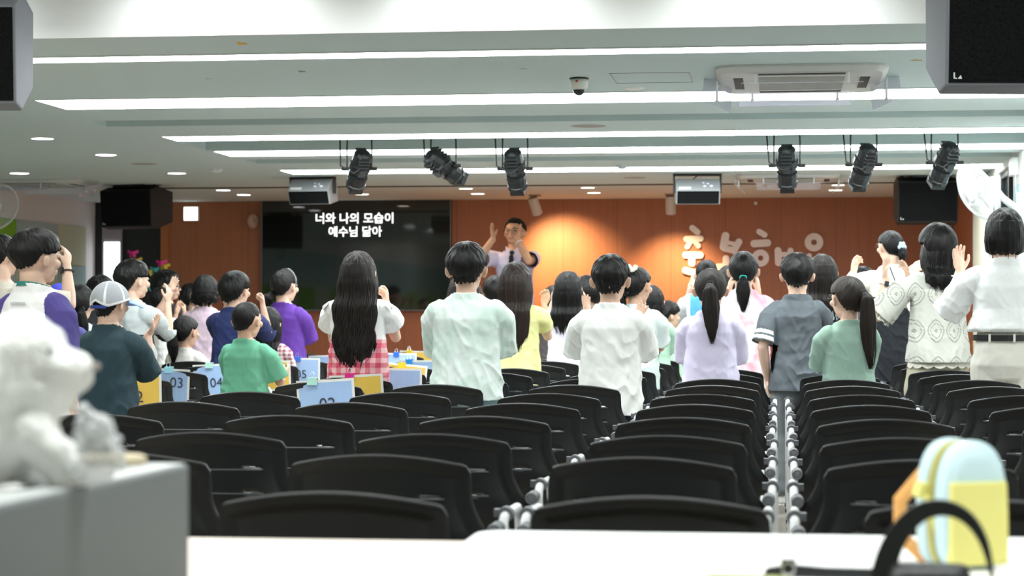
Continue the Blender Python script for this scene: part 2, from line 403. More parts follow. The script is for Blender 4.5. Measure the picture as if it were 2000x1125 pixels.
# ================================================================== THINGS ON CEILING AND WALLS
# big screen
YT = YB - .13
a = at_y(510, 391, YT); c = at_y(881, 607.5, YT); W_, H_ = c.x - a.x, a.z - c.z
tv = thing('wall_screen', 'huge black flat screen showing two lines of white lyrics', 'screen', ((a.x + c.x) / 2, YT, (a.z + c.z) / 2))
MB().box((0, .05, 0), (W_, .07, H_)).obj('screen_body', mat('screen_bezel', (.03, .03, .032), .35), tv, bevel=.006)
MB().box((0, .012, 0), (W_ - .03, .006, H_ - .03)).obj('display', mat('screen_glass', (.009, .013, .012), .045, spec=.9), tv)
for s_, d_ in (((0, .005, H_ / 2 - .006), (W_, .02, .012)), ((0, .005, -H_ / 2 + .008), (W_, .02, .016)), ((-W_ / 2 + .006, .005, 0), (.012, .02, H_)), ((W_ / 2 - .006, .005, 0), (.012, .02, H_))):
    MB().box(s_, d_).obj('bezel', mat('bezel_silver', (.16, .16, .17), .3), tv)
M_lyr = mat('lyric_glow', (1, 1, 1), 1, emit=(.93, .95, .96), es=1.15)
for body, px, py, wpx in (('너와 나의 모습이', 692, 426, 157), ('예수님 닮아', 693.5, 452, 108)):
    me = text_mesh(body, .13, .001, .0022)
    xs = [v.co.x for v in me.vertices]; sc_ = wpx * (YT / FPX) / (max(xs) - min(xs)); me.transform(Matrix.Scale(sc_, 4))
    zs = [v.co.z for v in me.vertices]; xs = [v.co.x for v in me.vertices]
    me.transform(Matrix.Translation((-(max(xs) + min(xs)) / 2, 0, -(max(zs) + min(zs)) / 2)))
    p = at_y(px, py, YT)
    fx = sorted((f.center.x, f.index) for f in me.polygons); cuts = [0] + [i for i in range(1, len(fx)) if fx[i][0] - fx[i - 1][0] > .055] + [len(fx)]
    for c0, c1 in zip(cuts, cuts[1:]):      # one part per word
        ids = [fx[i][1] for i in range(c0, c1)]; b = MB(); b.v = [tuple(v.co) for v in me.vertices]; b.f = [tuple(me.polygons[i].vertices) for i in ids]; b.m = [0] * len(ids)
        m2 = b.mesh('word'); bm_used = {i for f in b.f for i in f}; import bmesh; bm = bmesh.new(); bm.from_mesh(m2); bmesh.ops.delete(bm, geom=[v for v in bm.verts if not v.link_faces], context='VERTS'); bm.to_mesh(m2); bm.free()
        o = link('lyric_word', m2, M_lyr, tv); o.location = (p.x - tv.location.x, .006, p.z - tv.location.z)
# lit sign, round sign
p = at_y(372.5, 417.5, YB - .1)
t = thing('lit_sign', 'square glowing white sign box high on the wooden wall', 'sign', p)
MB().box((0, .03, 0), (.175, .06, .165)).obj('sign_box', M_white, t, bevel=.006)
MB().box((0, -.002, 0), (.155, .006, .145)).obj('light_panel', mat('sign_light', (1, 1, 1), .5, emit=(.95, 1, .93), es=3.0), t)
p = at_y(494, 432, YB - .12)
t = thing('wall_clock', 'small round clock turned sideways left of the big screen', 'clock', p, rz=math.radians(58))
R4 = Matrix.Rotation(PI / 2, 4, 'X')
MB().lathe([(.0, -.012), (.07, -.012), (.083, -.004), (.083, .008), (.07, .012), (0, .012)], 28, R4).obj('clock_rim', mat('clock_rim', (.5, .32, .2), .4), t)
MB().lathe([(.0, .0125), (.066, .0125), (.066, .0145), (0, .0145)], 28, R4).obj('clock_face', mat('clock_face', (.55, .42, .34), .5), t)
MB().box((0, -.016, .02), (.006, .002, .045)).box((.015, -.016, 0), (.035, .002, .006)).obj('clock_hand', M_black, t)
MB().box((.05, .045, 0), (.03, .03, .03)).cyl((0, .012, 0), (.06, .06, 0), .008).obj('bracket', M_black, t)

# raised wall lettering
M_let = mat('cream_letter', (.95, .86, .83), .6)
YL = YB - .09
def capsule(b, x1, y1, x2, y2, r, i=[0]):
    i[0] = (i[0] + 1) % 5
    A, B_ = at_y(x1, y1, YL), at_y(x2, y2, YL); R = r * YL / FPX * 1.02
    d = (B_ - A); an = math.atan2(d.z, d.x); pts = []
    for k in range(13): q = an - PI / 2 + PI * k / 12; pts.append((B_.x + R * math.cos(q), B_.z + R * math.sin(q)))
    for k in range(13): q = an + PI / 2 + PI * k / 12; pts.append((A.x + R * math.cos(q), A.z + R * math.sin(q)))
    b.poly(pts, .04, Matrix.Translation((0, YL - .0004 * i[0], 0)))
def ring(b, x, y, ro, ri):
    p = at_y(x, y, YL); k = YL / FPX; n = 32; M = Matrix.Translation(p) @ Matrix.Rotation(PI / 2, 4, 'X')
    rg = [[M @ Vector((r * k * math.cos(2 * PI * j / n), r * k * math.sin(2 * PI * j / n), z)) for j in range(n)] for r, z in ((ri, 0), (ri, -.04), (ro, -.04), (ro, 0), (ri, 0))]
    b.rings(rg, cap=False)
GL = [('first raised cream letter, lit by the warm wall lamp', [(1352.2, 445.2, 1362, 453.3, 5.8), (1340.5, 466.8, 1368.4, 465.9, 5.8), (1349.5, 470, 1342.3, 482.1, 4.8), (1355.8, 470, 1364, 480.3, 4.6),
        (1339.5, 497.8, 1367.4, 498.2, 6.6), (1351.3, 499, 1351.3, 514, 6.6), (1338.6, 528, 1359.4, 533, 6.4), (1358.2, 534, 1353, 551, 5.6)], []),
      ('second raised cream letter, partly behind the ponytailed girls', [(1417, 460.6, 1413, 482, 7.4), (1414.3, 484.7, 1433.2, 489, 6.2), (1443, 472.3, 1433.2, 490, 6.4), (1418.8, 473, 1433.2, 476.5, 4.2),
        (1417.9, 504.6, 1417.9, 513.6, 6.3), (1402.6, 521, 1426, 518.6, 6), (1404, 536, 1430, 538, 6), (1429, 540, 1424, 556, 5.5)], []),
      ('third raised cream letter, with a round ring and three strokes', [(1482.7, 452.4, 1493.5, 458.7, 5.4), (1472.9, 475.8, 1498.9, 474.4, 7), (1519.6, 489.3, 1520.5, 513, 6.6), (1543.9, 489.6, 1543, 521, 5.8), (1524, 496.8, 1541, 496.8, 4.6)], [(1485.4, 503.9, 16.6, 5.2)]),
      ('fourth raised cream letter, the large ring above two dots', [(1581, 499, 1581, 513, 4.6), (1600, 499, 1600, 513, 4.6), (1564, 521, 1618, 521, 6)], [(1589.8, 473.1, 17.8, 5.6)])]
for lab, caps, rgs in GL:
    b = MB()
    for c_ in caps: capsule(b, *c_)
    for r_ in rgs: ring(b, *r_)
    tag(b.obj('wall_letter', M_let), lab, 'letter', 'cream letters on the wooden wall')
tag(MB().lathe([(.0, -.01), (.018, -.01), (.02, 0), (0, 0)], 12, Matrix.Translation(at_y(1476, 397, YB - .05)) @ Matrix.Rotation(-PI / 2, 4, 'X')).obj('wall_hook', M_white), 'tiny white round hook high on the wooden wall', 'hook')

# stage profile spotlights hanging out of the second trough
M_sp = mat('spot_black', (.008, .010, .011), .38, bump=.1, bscale=60); M_sp2 = mat('spot_grey', (.03, .034, .036), .3)
ysp = (TR[1][0] + TR[1][1]) / 2
def profile_spot(px, py, dx, fz, lab, mirror=1):
    p = at_y(px, py, ysp); t = thing('profile_spotlight', lab, 'stage light', (p.x, ysp, HC + .255), group='black profile spotlights in the ceiling trough')
    o = Vector((0, 0, p.z - HC - .255)); ax = Vector((dx, .62, fz)).normalized(); R = Matrix.Translation(o) @ rot_to(ax).to_4x4()
    MB().lathe([(.02, -.165), (.045, -.16), (.066, -.14), (.07, -.10), (.074, -.06), (.082, -.055), (.082, .0), (.064, .015), (.058, .06)], 12, R).obj('lamp_housing', M_sp, t)
    MB().lathe([(.055, .04), (.074, .05), (.078, .075), (.072, .085), (.070, .135), (.076, .14), (.074, .165), (.052, .178), (.045, .16)], 12, R).obj('lens_barrel', M_sp, t)
    b = MB(); R3 = rot_to(ax)
    for s in (-1, 1): b.box(o + R3 @ Vector((s * .048, 0, .19)), (.010, .105, .035), R=R3); b.box(o + R3 @ Vector((0, s * .048, .19)), (.105, .010, .035), R=R3)
    b.obj('gel_frame', M_sp, t, bevel=.003)
    b = MB()
    for k in range(5): b.box(o + R3 @ Vector((0, 0, -.13 + k * .03)), (.08, .17, .008), R=R3)
    b.ell(o + R3 @ Vector((0, -.05, -.15)), (.03, .022, .022)).box(o + R3 @ Vector((.0, -.07, -.02)), (.05, .05, .06), R=R3)
    b.obj('cooling_fins', M_sp2, t)
    top = 0
    for s in (-1, 1):
        b = MB(); q = o + Vector((s * .095, 0, 0))
        b.tube([q, q + Vector((0, 0, .16)), Vector((s * .085, 0, top))], [.007, .006, .006], 8); b.obj('yoke_arm', M_black, t)
        k_ = MB(); k_.cyl(o + Vector((s * .08, 0, 0)), o + Vector((s * .135, 0, 0)), .013, 12); k_.obj('yoke_knob', M_black, t)
    q = Vector((-.15 * mirror, 0, top)); sag = o + Vector((-.13 * mirror, -.07, .02))
    MB().tube([q, q + Vector((.0, 0, -.18)), sag, o + Vector((-.02, -.1, -.04)), o + Vector((.06 * mirror, -.09, .02)), o + Vector((.05, -.02, .05))], .006, 8).obj('power_cable', M_black, t)
    MB().box((0, 0, -.012), (.30, .05, .024)).obj('mounting_plate', M_black, t)
for a_ in [(702, 330, -.32, -.75, 'black stage light hanging leftmost in the trough, above the screen'), (866, 324, .55, -.45, 'black stage light turned sideways, hanging above right end of screen'),
           (1006, 330, .05, -.85, 'black stage light hanging above the presenter\'s head'), (1537, 324, .02, -.85, 'black stage light hanging straight down above the last wall letter'),
           (1687, 322, -.25, -.85, 'middle black stage light of the three at right'), (1845, 318, -.3, -.8, 'black stage light nearest the wall fan')]:
    profile_spot(*a_)

# loudspeakers
def grille_mat():
    m = mat('speaker_grille', (.012, .013, .014), .5); t = NT(m); (x, y, z), v = t.xyz()
    vo = t.n('TexVoronoi'); vo.inputs['Scale'].default_value = 110; t.l(v, vo.inputs['Vector'])
    k = t.math('LESS_THAN', vo.outputs['Distance'], .35); t.color(t.mix(k, (.006, .0065, .007), (.001, .001, .001))); return m
M_gr = grille_mat(); M_gr.node_tree.nodes['Principled BSDF'].inputs['Specular IOR Level'].default_value = .12; M_gr.node_tree.nodes['Principled BSDF'].inputs['Roughness'].default_value = .8; M_sb = mat('speaker_side', (.20, .21, .24), .6, bump=.3, bscale=500)
M_sk = mat('speaker_black', (.006, .0065, .0075), .6, bump=.3, bscale=500)
def logo(parent, p, s):
    b = MB(); b.box((-s * .5, 0, 0), (s * .22, .002, s)).box((-s * .3, 0, -s * .42), (s * .45, .002, s * .18))
    b.poly([(s * .05, -s * .5), (s * .75, -s * .5), (s * .55, s * .1)], .002)
    b.obj('logo_mark', mat('logo', (.8, .8, .8), .4), parent, loc=p)
def speaker(name, lab, P, w_, prof, rz, front, side, ceil, rx=0, logo_s=0.03, grp=None, bar=True):
    """prof: (y,z) outline; first edge = grille face"""
    t = thing(name, lab, 'loudspeaker', P, rz, grp)
    T = Matrix.Rotation(rx, 4, 'X')
    vs = [T @ Vector((-w_ / 2, y, z)) for y, z in prof] + [T @ Vector((w_ / 2, y, z)) for y, z in prof]; n = len(prof)
    fs = [tuple(range(n)), tuple(reversed(range(n, 2 * n)))] + [((i + 1) % n, i, n + i, n + (i + 1) % n) for i in range(n)]
    MB().add(vs, fs).obj('cabinet', side, t, bevel=.01)
    a, c = Vector((0, *prof[0])), Vector((0, *prof[1])); L = (c - a).length; u = (c - a).normalized(); nr = Vector((0, -u.z, u.y)); nr = nr if nr.y < 0 else -nr
    g = MB(); q = [a + u * .012 + nr * .006, c - u * .012 + nr * .006]
    vs = [T @ (q[i] + Vector((s * (w_ / 2 - .012), 0, 0)) + nr * .004 * 0) for i in (0, 1) for s in (-1, 1)] + [T @ (q[i] - nr * .006 + Vector((s * (w_ / 2 - .012), 0, 0))) for i in (0, 1) for s in (-1, 1)]
    g.add(vs, [(0, 1, 3, 2), (4, 6, 7, 5), (0, 4, 5, 1), (2, 3, 7, 6), (0, 2, 6, 4), (1, 5, 7, 3)]).obj('grille', front, t)
    hz = ceil - P[2]
    b = MB()
    if bar:
        zt = max(z for y, z in prof); ym = sum(y for y, z in prof) / n
        for s in (-1, 1): b.box((s * (w_ / 2 + .012), ym, (hz + ym * 0 + zt * .45) / 2), (.016, .05, hz - zt * .45))
        b.box((0, ym, hz - .012), (w_ + .04, .06, .02)); b.cyl((0, ym, hz - .02), (-.04, ym, zt), .005)
    else:
        zt = max(z for y, z in prof); ym = sum(y for y, z in prof) / n
        b.box((0, ym, zt + .04), (w_ * .95, .07, .05)); b.box((0, ym, (zt + hz) / 2 + .02), (.08, .08, hz - zt)); b.box((0, ym, hz - .01), (.3, .3, .02))
        for s in (-1, 1): b.box((s * w_ * .4, ym, zt), (.03, .06, .08))
    b.obj('mounting_bracket', M_black, t, bevel=.003)
    if logo_s: logo(t, T @ (a + u * (logo_s * 1.6) + nr * .008 + Vector((-w_ / 2 + logo_s * 1.8, 0, 0))), logo_s)
    return t
PB = [(0, 0), (-.03, .42), (.12, .50), (.34, .44), (.34, .10), (.12, -.02)]
p = at_y(1838, 170, 8.2)
speaker('loudspeaker', 'large black loudspeaker hanging at the top right corner', (p.x + .29, 8.2, p.z), .56, PB, math.radians(9), M_gr, M_sb, HU, logo_s=.024, grp='large hanging loudspeakers', bar=False)
p = at_y(40, 200, 8.6)
speaker('loudspeaker', 'large black loudspeaker cut off by the top left edge', (p.x - .31, 8.6, p.z), .56, PB, math.radians(8), M_gr, M_sb, HU, logo_s=.024, grp='large hanging loudspeakers', bar=False)
p = at_y(1812, 434, 19.6)
t = speaker('loudspeaker', 'black loudspeaker hanging from the ceiling beside the wall fan', (p.x, 19.6, p.z), .55, [(0, 0), (-.05, .37), (.12, .42), (.30, .38), (.32, .06), (.12, -.02)], math.radians(4), M_gr, M_sk, HC, logo_s=.022, grp='large hanging loudspeakers', bar=False)
p = at_y(247, 443, 20.0)
t = speaker('loudspeaker', 'black loudspeaker hanging in front of the dark column at left', (p.x, 20.0, p.z), .58, [(0, 0), (-.03, .36), (.12, .40), (.40, .36), (.40, .06), (.12, -.02)], math.radians(-14), M_gr, M_sk, HC, logo_s=.022, grp='large hanging loudspeakers', bar=False)
M_top = mat('monitor_top', (.30, .31, .32), .3)
for px, lab, rz in ((601, 'small ceiling monitor speaker in front of the screen', -6), (1364, 'small ceiling monitor speaker left of the wall letters', 6)):
    p = at_y(px, 399, 19.0)
    t = speaker('monitor_speaker', lab, (p.x, 19.0, p.z), .40, [(.06, 0), (0, .13), (.10, .235), (.26, .22), (.30, .04)], math.radians(rz), M_gr, M_top, HC, logo_s=0, grp='small ceiling monitor speakers')
    d = Vector((0, .10, .105)).normalized()
    b = MB(); Rm = Matrix(((1, 0, 0), (0, d.y, -d.z), (0, d.z, d.y)))
    b.box((-.12, .012, .148), (.11, .028, .004), 0, Rm); b.obj('sticker', M_plastic, t)
    b = MB()
    for q, s_ in (((.06, .03, .167), .016), ((.09, .055, .19), .014), ((.12, .03, .168), .018), ((.05, .06, .198), .012)): b.ell(q, (s_, s_ * .7, s_ * .6))
    b.obj('connector', mat('connector', (.75, .8, .95), .3), t)

# ceiling cassette air conditioners with clear deflector plates
M_ac = mat('ac_panel', (.66, .67, .65), .45); M_clear = mat('clear_acrylic', (.80, .80, .92), .08, alpha=.45, spec=.8); M_slot = mat('ac_slot', (.05, .05, .045), .6)
def cassette(P, w_, d_, lab, plates):
    t = thing('air_conditioner', lab, 'air conditioner', (P[0], P[1], HC), group='ceiling cassette air conditioners')
    MB().loft([(0, 0, -.001, w_ / 2, d_ / 2), (0, 0, -.012, w_ / 2, d_ / 2), (0, 0, -.035, w_ / 2 - .03, d_ / 2 - .03)], 32, p=9).obj('panel', M_ac, t)
    b = MB()
    for k in range(14): b.box((0, -d_ * .25 + k * d_ * .5 / 13, -.038), (w_ * .5, .01, .008))
    b.obj('intake_grille', mat('ac_grille', (.56, .56, .54), .5), t)
    for (x, y, sx, sy) in ((0, -d_ * .37, w_ * .5, .05), (0, d_ * .37, w_ * .5, .05), (-w_ * .37, 0, .05, d_ * .45), (w_ * .37, 0, .05, d_ * .45)):
        MB().box((x, y, -.034), (sx, sy, .008)).obj('air_slot', M_slot, t)
    for (x, y, z, sx, sy, rx, ry) in plates:
        R = Matrix.Rotation(rx, 3, 'X') @ Matrix.Rotation(ry, 3, 'Y')
        pl = MB().box((x, y, z), (sx, sy, .004), R=R).obj('deflector_plate', M_clear, t, bevel=.001)
        b = MB()
        for s in (-1, 1):
            off = Vector((s * sx * .38, 0, 0)) if sx > sy else Vector((0, s * sy * .3, 0)); q = Vector((x, y, z)) + R @ off
            b.cyl(q, (q.x, q.y, -.03), .006, 8); b.ell(q, (.010, .010, .008))
        b.obj('hanger_rod', M_plastic, pl)
p1, p2 = ceil_at(1385, 127), ceil_at(1750, 122); pf = ceil_at(1540, 172)
cw = p2.x - p1.x - .05; cyc = (p1.y + pf.y) / 2; cd = pf.y - p1.y
cassette(((p1.x + p2.x) / 2, cyc), cw, cd, 'ceiling air conditioner with clear plates between bulkhead and stage lamps',
         [(0, -cd * .42, -.085, .62, .11, .12, 0), (-.03, cd * .42, -.075, .62, .12, -.5, 0), (-cw * .50, -.02, -.09, .17, .30, .55, .5), (cw * .50, -.02, -.09, .17, .30, .55, -.5)])
p1 = ceil_at(-60, 352); p2 = ceil_at(185, 352)
cassette(((p1.x + p2.x) / 2, p1.y + .3), 1.0, .8, 'ceiling air conditioner near the left wall', [(-.1, -.36, -.08, .62, .11, .5, 0), (0, .36, -.07, .62, .12, -.5, 0), (.50, 0, -.09, .16, .4, .1, -.75)])
p = ceil_at(1540, 345)
cassette((p.x, p.y), .95, .85, 'ceiling air conditioner beyond the last strip light', [(0, -.36, -.08, .6, .11, .12, 0), (0, .36, -.07, .6, .12, -.5, 0), (.46, 0, -.09, .16, .4, .1, -.75), (-.46, 0, -.09, .16, .4, .1, .75)])
# dome camera, discs, vents, hatch
p = ceil_at(1131, 152)
t = thing('dome_camera', 'white security dome camera with dark glass under the ceiling', 'camera', p)
MB().lathe([(.046, 0), (.052, -.002), (.052, -.008), (.048, -.009)], 28).obj('base_plate', M_black, t)
MB().lathe([(.048, -.008), (.049, -.035), (.044, -.058), (.036, -.066), (.034, -.062)], 28).obj('housing', mat('cam_white', (.82, .82, .74), .35), t, smooth=True)
MB().ell((0, 0, -.062), (.034, .034, .034), n=24, m=14).obj('dome_glass', mat('dome_glass', (.02, .025, .03), .05), t, smooth=True)
MB().box((-.008, -.0485, -.022), (.012, .003, .011)).obj('logo_mark', mat('red_logo', (.6, .02, .05), .5), t)
def disc(px, py, r, th, m, name, lab, cat, grp=None):
    p = ceil_at(px, py); o = MB().lathe([(.0, -th), (r * .6, -th), (r * .95, -th * .5), (r, 0), (0, 0)], 28).obj(name, m, smooth=False, loc=p); tag(o, lab, cat, grp)
disc(1239, 171, .058, .014, M_plastic, 'smoke_detector', 'pale round detector right of the dome camera', 'smoke detector', 'pale ceiling detectors')
disc(1215, 322, .045, .035, mat('det', (.62, .70, .74), .4), 'smoke_detector', 'small round detector in front of the fifth strip light', 'smoke detector', 'pale ceiling detectors')
disc(424, 330, .05, .03, M_plastic, 'smoke_detector', 'small pale detector at the left, near the middle downlights', 'smoke detector', 'pale ceiling detectors')
M_vent = mat('vent_grey', (.36, .36, .34), .6)
disc(1150, 246, .12, .004, M_vent, 'ceiling_vent', 'round flush ceiling vent above the third strip light', 'vent', 'round flush vents')
disc(281, 320, .11, .004, M_vent, 'ceiling_vent', 'round flush ceiling vent among the left downlights', 'vent', 'round flush vents')
disc(1240, 347, .11, .004, M_vent, 'ceiling_vent', 'round flush ceiling vent behind the fifth strip light', 'vent', 'round flush vents')
pa, pb = ceil_at(1190, 143), ceil_at(1360, 160)
hx0, hx1, hy0, hy1 = pa.x, pa.x + .42, pa.y, pb.y
b = MB(); fr = mat('hatch_line', (.40, .41, .41), .7)
for q in ((hx0, hx1, hy0, hy0 + .004), (hx0, hx1, hy1, hy1 + .004), (hx0, hx0 + .004, hy0, hy1), (hx1, hx1 + .004, hy0, hy1)): b.box2(*q, HC - .0025, HC)
tag(b.obj('access_hatch', fr), 'faint square hatch outline in the ceiling right of the dome camera', 'hatch')
M_tape = mat('old_tape', (.75, .42, .06), .8); M_scuff = mat('scuff', (.30, .29, .27), .9); M_tape2 = mat('pale_tape', (.55, .52, .33), .8)
def scrap(px, py, w_, h_, m, lab):
    p = ceil_at(px, py); pts = [(-w_, h_ * 1.2), (w_, h_), (w_ * .9, -h_ * .2), (w_ * .35, -h_ * .1), (w_ * .1, -h_), (-w_ * .55, -h_ * .5)]
    tag(MB().add([(x, y, -.0015) for x, y in pts] + [(x, y, 0) for x, y in pts], [tuple(reversed(range(6))), tuple(range(6, 12))] + [(i, (i + 1) % 6, 6 + (i + 1) % 6, 6 + i) for i in range(6)]).obj('tape_scrap', m, loc=(p.x, p.y, HC)), lab, 'tape', 'scraps and scuffs on the ceiling')
scrap(470, 84, .026, .045, M_tape, 'orange scrap of old tape just below the bulkhead edge'); scrap(405, 153, .016, .025, M_tape2, 'faint yellow tape remnant between first two strip lights')
scrap(588, 139, .02, .03, M_scuff, 'dark scuff mark on the ceiling right of the faint tape'); scrap(1790, 117, .03, .03, mat('tape3', (.55, .45, .2), .8), 'brownish tape mark left of the top right loudspeaker')
scrap(954, 301, .03, .07, M_tape2, 'yellow tape square behind the fourth strip light, above the presenter'); scrap(1172, 300, .03, .07, M_tape2, 'yellow tape square behind the fourth strip light, middle of ceiling')
scrap(1300, 300, .03, .07, M_tape2, 'yellow tape square behind the fourth strip light, farther right'); scrap(1022, 134, .02, .006, M_scuff, 'thin scratch on the ceiling left of the dome camera')

# wall fan
FC = Vector((1.52, 16.6, at_y(1903, 376, 16.6).z)); nf = Vector((-.78, -.42, -.46)).normalized(); RF = rot_to(nf)
fan = thing('wall_fan', 'white round wall fan with wire cage on the right wall', 'fan', FC)
M_fan = mat('fan_white', (.62, .65, .65), .35)
def torus(b, R, r, z, M, n=48, k=6):
    rg = [[M @ Vector(((R + r * math.cos(2 * PI * j / k)) * math.cos(2 * PI * i / n), (R + r * math.cos(2 * PI * j / k)) * math.sin(2 * PI * i / n), z + r * math.sin(2 * PI * j / k))) for j in range(k)] for i in range(n)]
    rg.append(rg[0]); b.rings(rg, cap=False)
b = MB(); FR = .235; R4 = RF.to_4x4()
def cz(r): return .075 * (1 - (r / FR) ** 4)
torus(b, FR, .009, 0, R4); 
for k in range(9): r = .05 + k * .022; torus(b, r, .0016, cz(r), R4, 40, 4)
for k in range(9): r = .05 + k * .022; torus(b, r, .0016, -cz(r) * .8, R4, 40, 4)
for k in range(64):
    a_ = 2 * PI * k / 64
    for sgn in (1, -.8):
        b.tube([R4 @ Vector((r * math.cos(a_), r * math.sin(a_), sgn * cz(r))) for r in (.045, .13, .2, .235)], .0014, 4, round_ends=False)
b.obj('wire_cage', M_fan, fan)
MB().lathe([(.0, .085), (.04, .082), (.05, .074), (.05, .066), (0, .066)], 24, R4).obj('front_badge', M_fan, fan)
b = MB()
for k in range(4):
    a_ = k * PI / 2 + .4; rg = []
    for q in range(9):
        r = .03 + q * .0205; wd = .25 + .75 * math.sin(PI * min(q / 8 * .75 + .15, 1)); da = .55 * wd * (.09 / max(r, .06)); 
        rg.append([R4 @ Vector((r * math.cos(a_ + s * da), r * math.sin(a_ + s * da), s * .018 + e)) for s, e in ((-1, -.001), (1, -.001), (1, .001), (-1, .001))])
    b.rings(rg)
b.obj('fan_blade', mat('blade', (.75, .78, .78), .3), fan)
MB().lathe([(.0, -.06), (.045, -.06), (.05, -.065), (.062, -.08), (.062, -.15), (.05, -.185), (.0, -.19)], 24, R4).obj('motor_housing', M_fan, fan, smooth=False)
mp_ = nf * -.14
b = MB(); b.tube([mp_, mp_ + Vector((.08, .02, -.10)), Vector((XR - .03 - FC.x, mp_.y + .06, -.13))], [.026, .028, .03], 12)
b.box((XR - .02 - FC.x, mp_.y + .06, -.13), (.04, .10, .26)); b.obj('wall_arm', M_fan, fan, bevel=.004)
b = MB(); b.tube([(XR - .01 - FC.x, .3, -.10), (XR - .02 - FC.x, .32, .05), (XR - .03 - FC.x, .25, .18), (XR - .012 - FC.x, .2, .2)], .004, 6); b.obj('power_cable', M_plastic, fan)
# fan at the left edge
LF = at_y(-4, 404, 17.8); lf = thing('wall_fan', 'grey wall fan cut off by the left edge of the photo', 'fan', LF)
R4 = rot_to(Vector((.75, -.55, -.3))).to_4x4(); b = MB(); torus(b, .2, .009, 0, R4)
for k in range(7): r = .05 + k * .023; torus(b, r, .0016, .07 * (1 - (r / .2) ** 4), R4, 32, 4)
for k in range(48): a_ = 2 * PI * k / 48; b.tube([R4 @ Vector((r * math.cos(a_), r * math.sin(a_), .07 * (1 - (r / .2) ** 4))) for r in (.045, .13, .2)], .0014, 4, round_ends=False)
b.obj('wire_cage', mat('fan_grey', (.5, .5, .5), .4), lf); MB().lathe([(.0, -.02), (.05, -.02), (.06, -.12), (0, -.13)], 20, R4).obj('motor_housing', M_fan, lf)
MB().tube([R4 @ Vector((0, 0, -.1)), (XL - LF.x + .02, .1, -.05)], .025, 10).box((XL - LF.x + .02, .1, -.08), (.04, .1, .24)).obj('wall_arm', M_fan, lf)
# white wall box on the right wall
p = at_x(1986, 326, XR)
tag(MB().box2(XR - .05, XR, p.y - .12, p.y + .12, p.z - .07, p.z + .07).obj('junction_box', M_plastic, bevel=.006), 'white box on the right wall above the fan mount', 'box')

# wire stand with artificial butterflies before the dark wall
p0 = at_y(282, 640, 21.5)
bs = thing('butterfly_stand', 'wire branch stand with pink, yellow and teal butterflies', 'decoration', (p0.x, 21.5, STAGE_Z))
MB().lathe([(.0, 0), (.13, 0), (.13, .02), (.10, .16), (.0, .16)], 20).obj('pot', mat('pot', (.15, .12, .1), .6), bs)
bc = {'p': (.85, .03, .30), 'y': (.80, .55, .03), 't': (.05, .45, .45)}
for px, py, k in ((258, 494, 'p'), (265, 508, 'y'), (314, 513, 'p'), (320, 520, 'y'), (302, 526, 't'), (290, 530, 'y'), (290, 560, 't')):
    p = at_y(px, py, 21.45) - bs.location
    MB().tube([(0, 0, .12), (p.x * .3, p.y * .5, p.z * .6), p], .004, 6).obj('wire_stem', M_black, bs)
    b = MB(); 
    for s in (-1, 1):
        Mx = Matrix.Translation(p) @ Matrix.Rotation(s * .5, 4, 'Z') @ Matrix.Rotation(.4 * s, 4, 'Y')
        b.poly([(0, -.012), (s * .04, -.04), (s * .055, -.01), (s * .035, 0), (s * .065, .035), (s * .045, .055), (0, .012)][::s], .002, Mx)
    b.ell(p, (.004, .004, .025)); b.obj('butterfly', mat('butterfly_' + k, bc[k], .6), bs)

# ================================================================== CHAIRS
M_shell = mat('chair_shell', (.0035, .0048, .0058), .36, bump=.12, bscale=900); M_tube = mat('chair_tube', (.90, .92, .94), .3)
M_knob = mat('chair_knob', (.14, .15, .165), .45, bump=.1, bscale=400); M_seat = mat('chair_seat', (.022, .026, .03), .4)
M_tab = mat('chair_tablet', (.42, .48, .52), .4)
TOPZ = .805
def shell_mesh():
    nu, nv = 48, 44; V = []; F = []
    def hw(z):
        if z > .71: return .226 + (.805 - z) * .05
        t = min(max((.71 - z) / .125, 0), 1); s = t ** 1.8
        return .2303 + .062 * s
    for j in range(nv + 1):
        v = j / nv
        for i in range(nu + 1):
            u = -1 + 2 * i / nu
            top = TOPZ - .030 * u * u
            e = max(abs(u) - .92, 0) / .08; top -= .018 * (1 - math.sqrt(max(1 - e * e, 0)))
            z = top + (.46 - top) * v
            x = u * hw(z)
            # recessed panel with a soft step
            m = min((1 - abs(u)) * .23, (top - z)); st = min(max((m - .026) / .006, 0), 1) * .011
            lip = .007 * math.exp(-((m) / .008) ** 2)
            y = .028 * u * u * u * u + .018 * u * u + st - lip + .05 * (TOPZ - z) * .5
            cz_ = max(.62 - z, 0) / .16; y += .10 * cz_ ** 2.2
            V.append((x, y, z))
    for j in range(nv):
        for i in range(nu):
            a = j * (nu + 1) + i; F.append((a, a + nu + 1, a + nu + 2, a + 1))
    keep = []
    for (a, b, c, d) in F:
        u = (V[a][0] + V[c][0]) / 2; z = (V[a][2] + V[c][2]) / 2; drop = False
        for zc in (.700, .630):
            if abs(z - zc) < .0052 and .105 < abs(u) < .150: drop = True
        if not drop: keep.append((a, b, c, d))
    me = bpy.data.meshes.new('shell'); me.from_pydata(V, [], keep); me.shade_smooth(); me.update(); return me
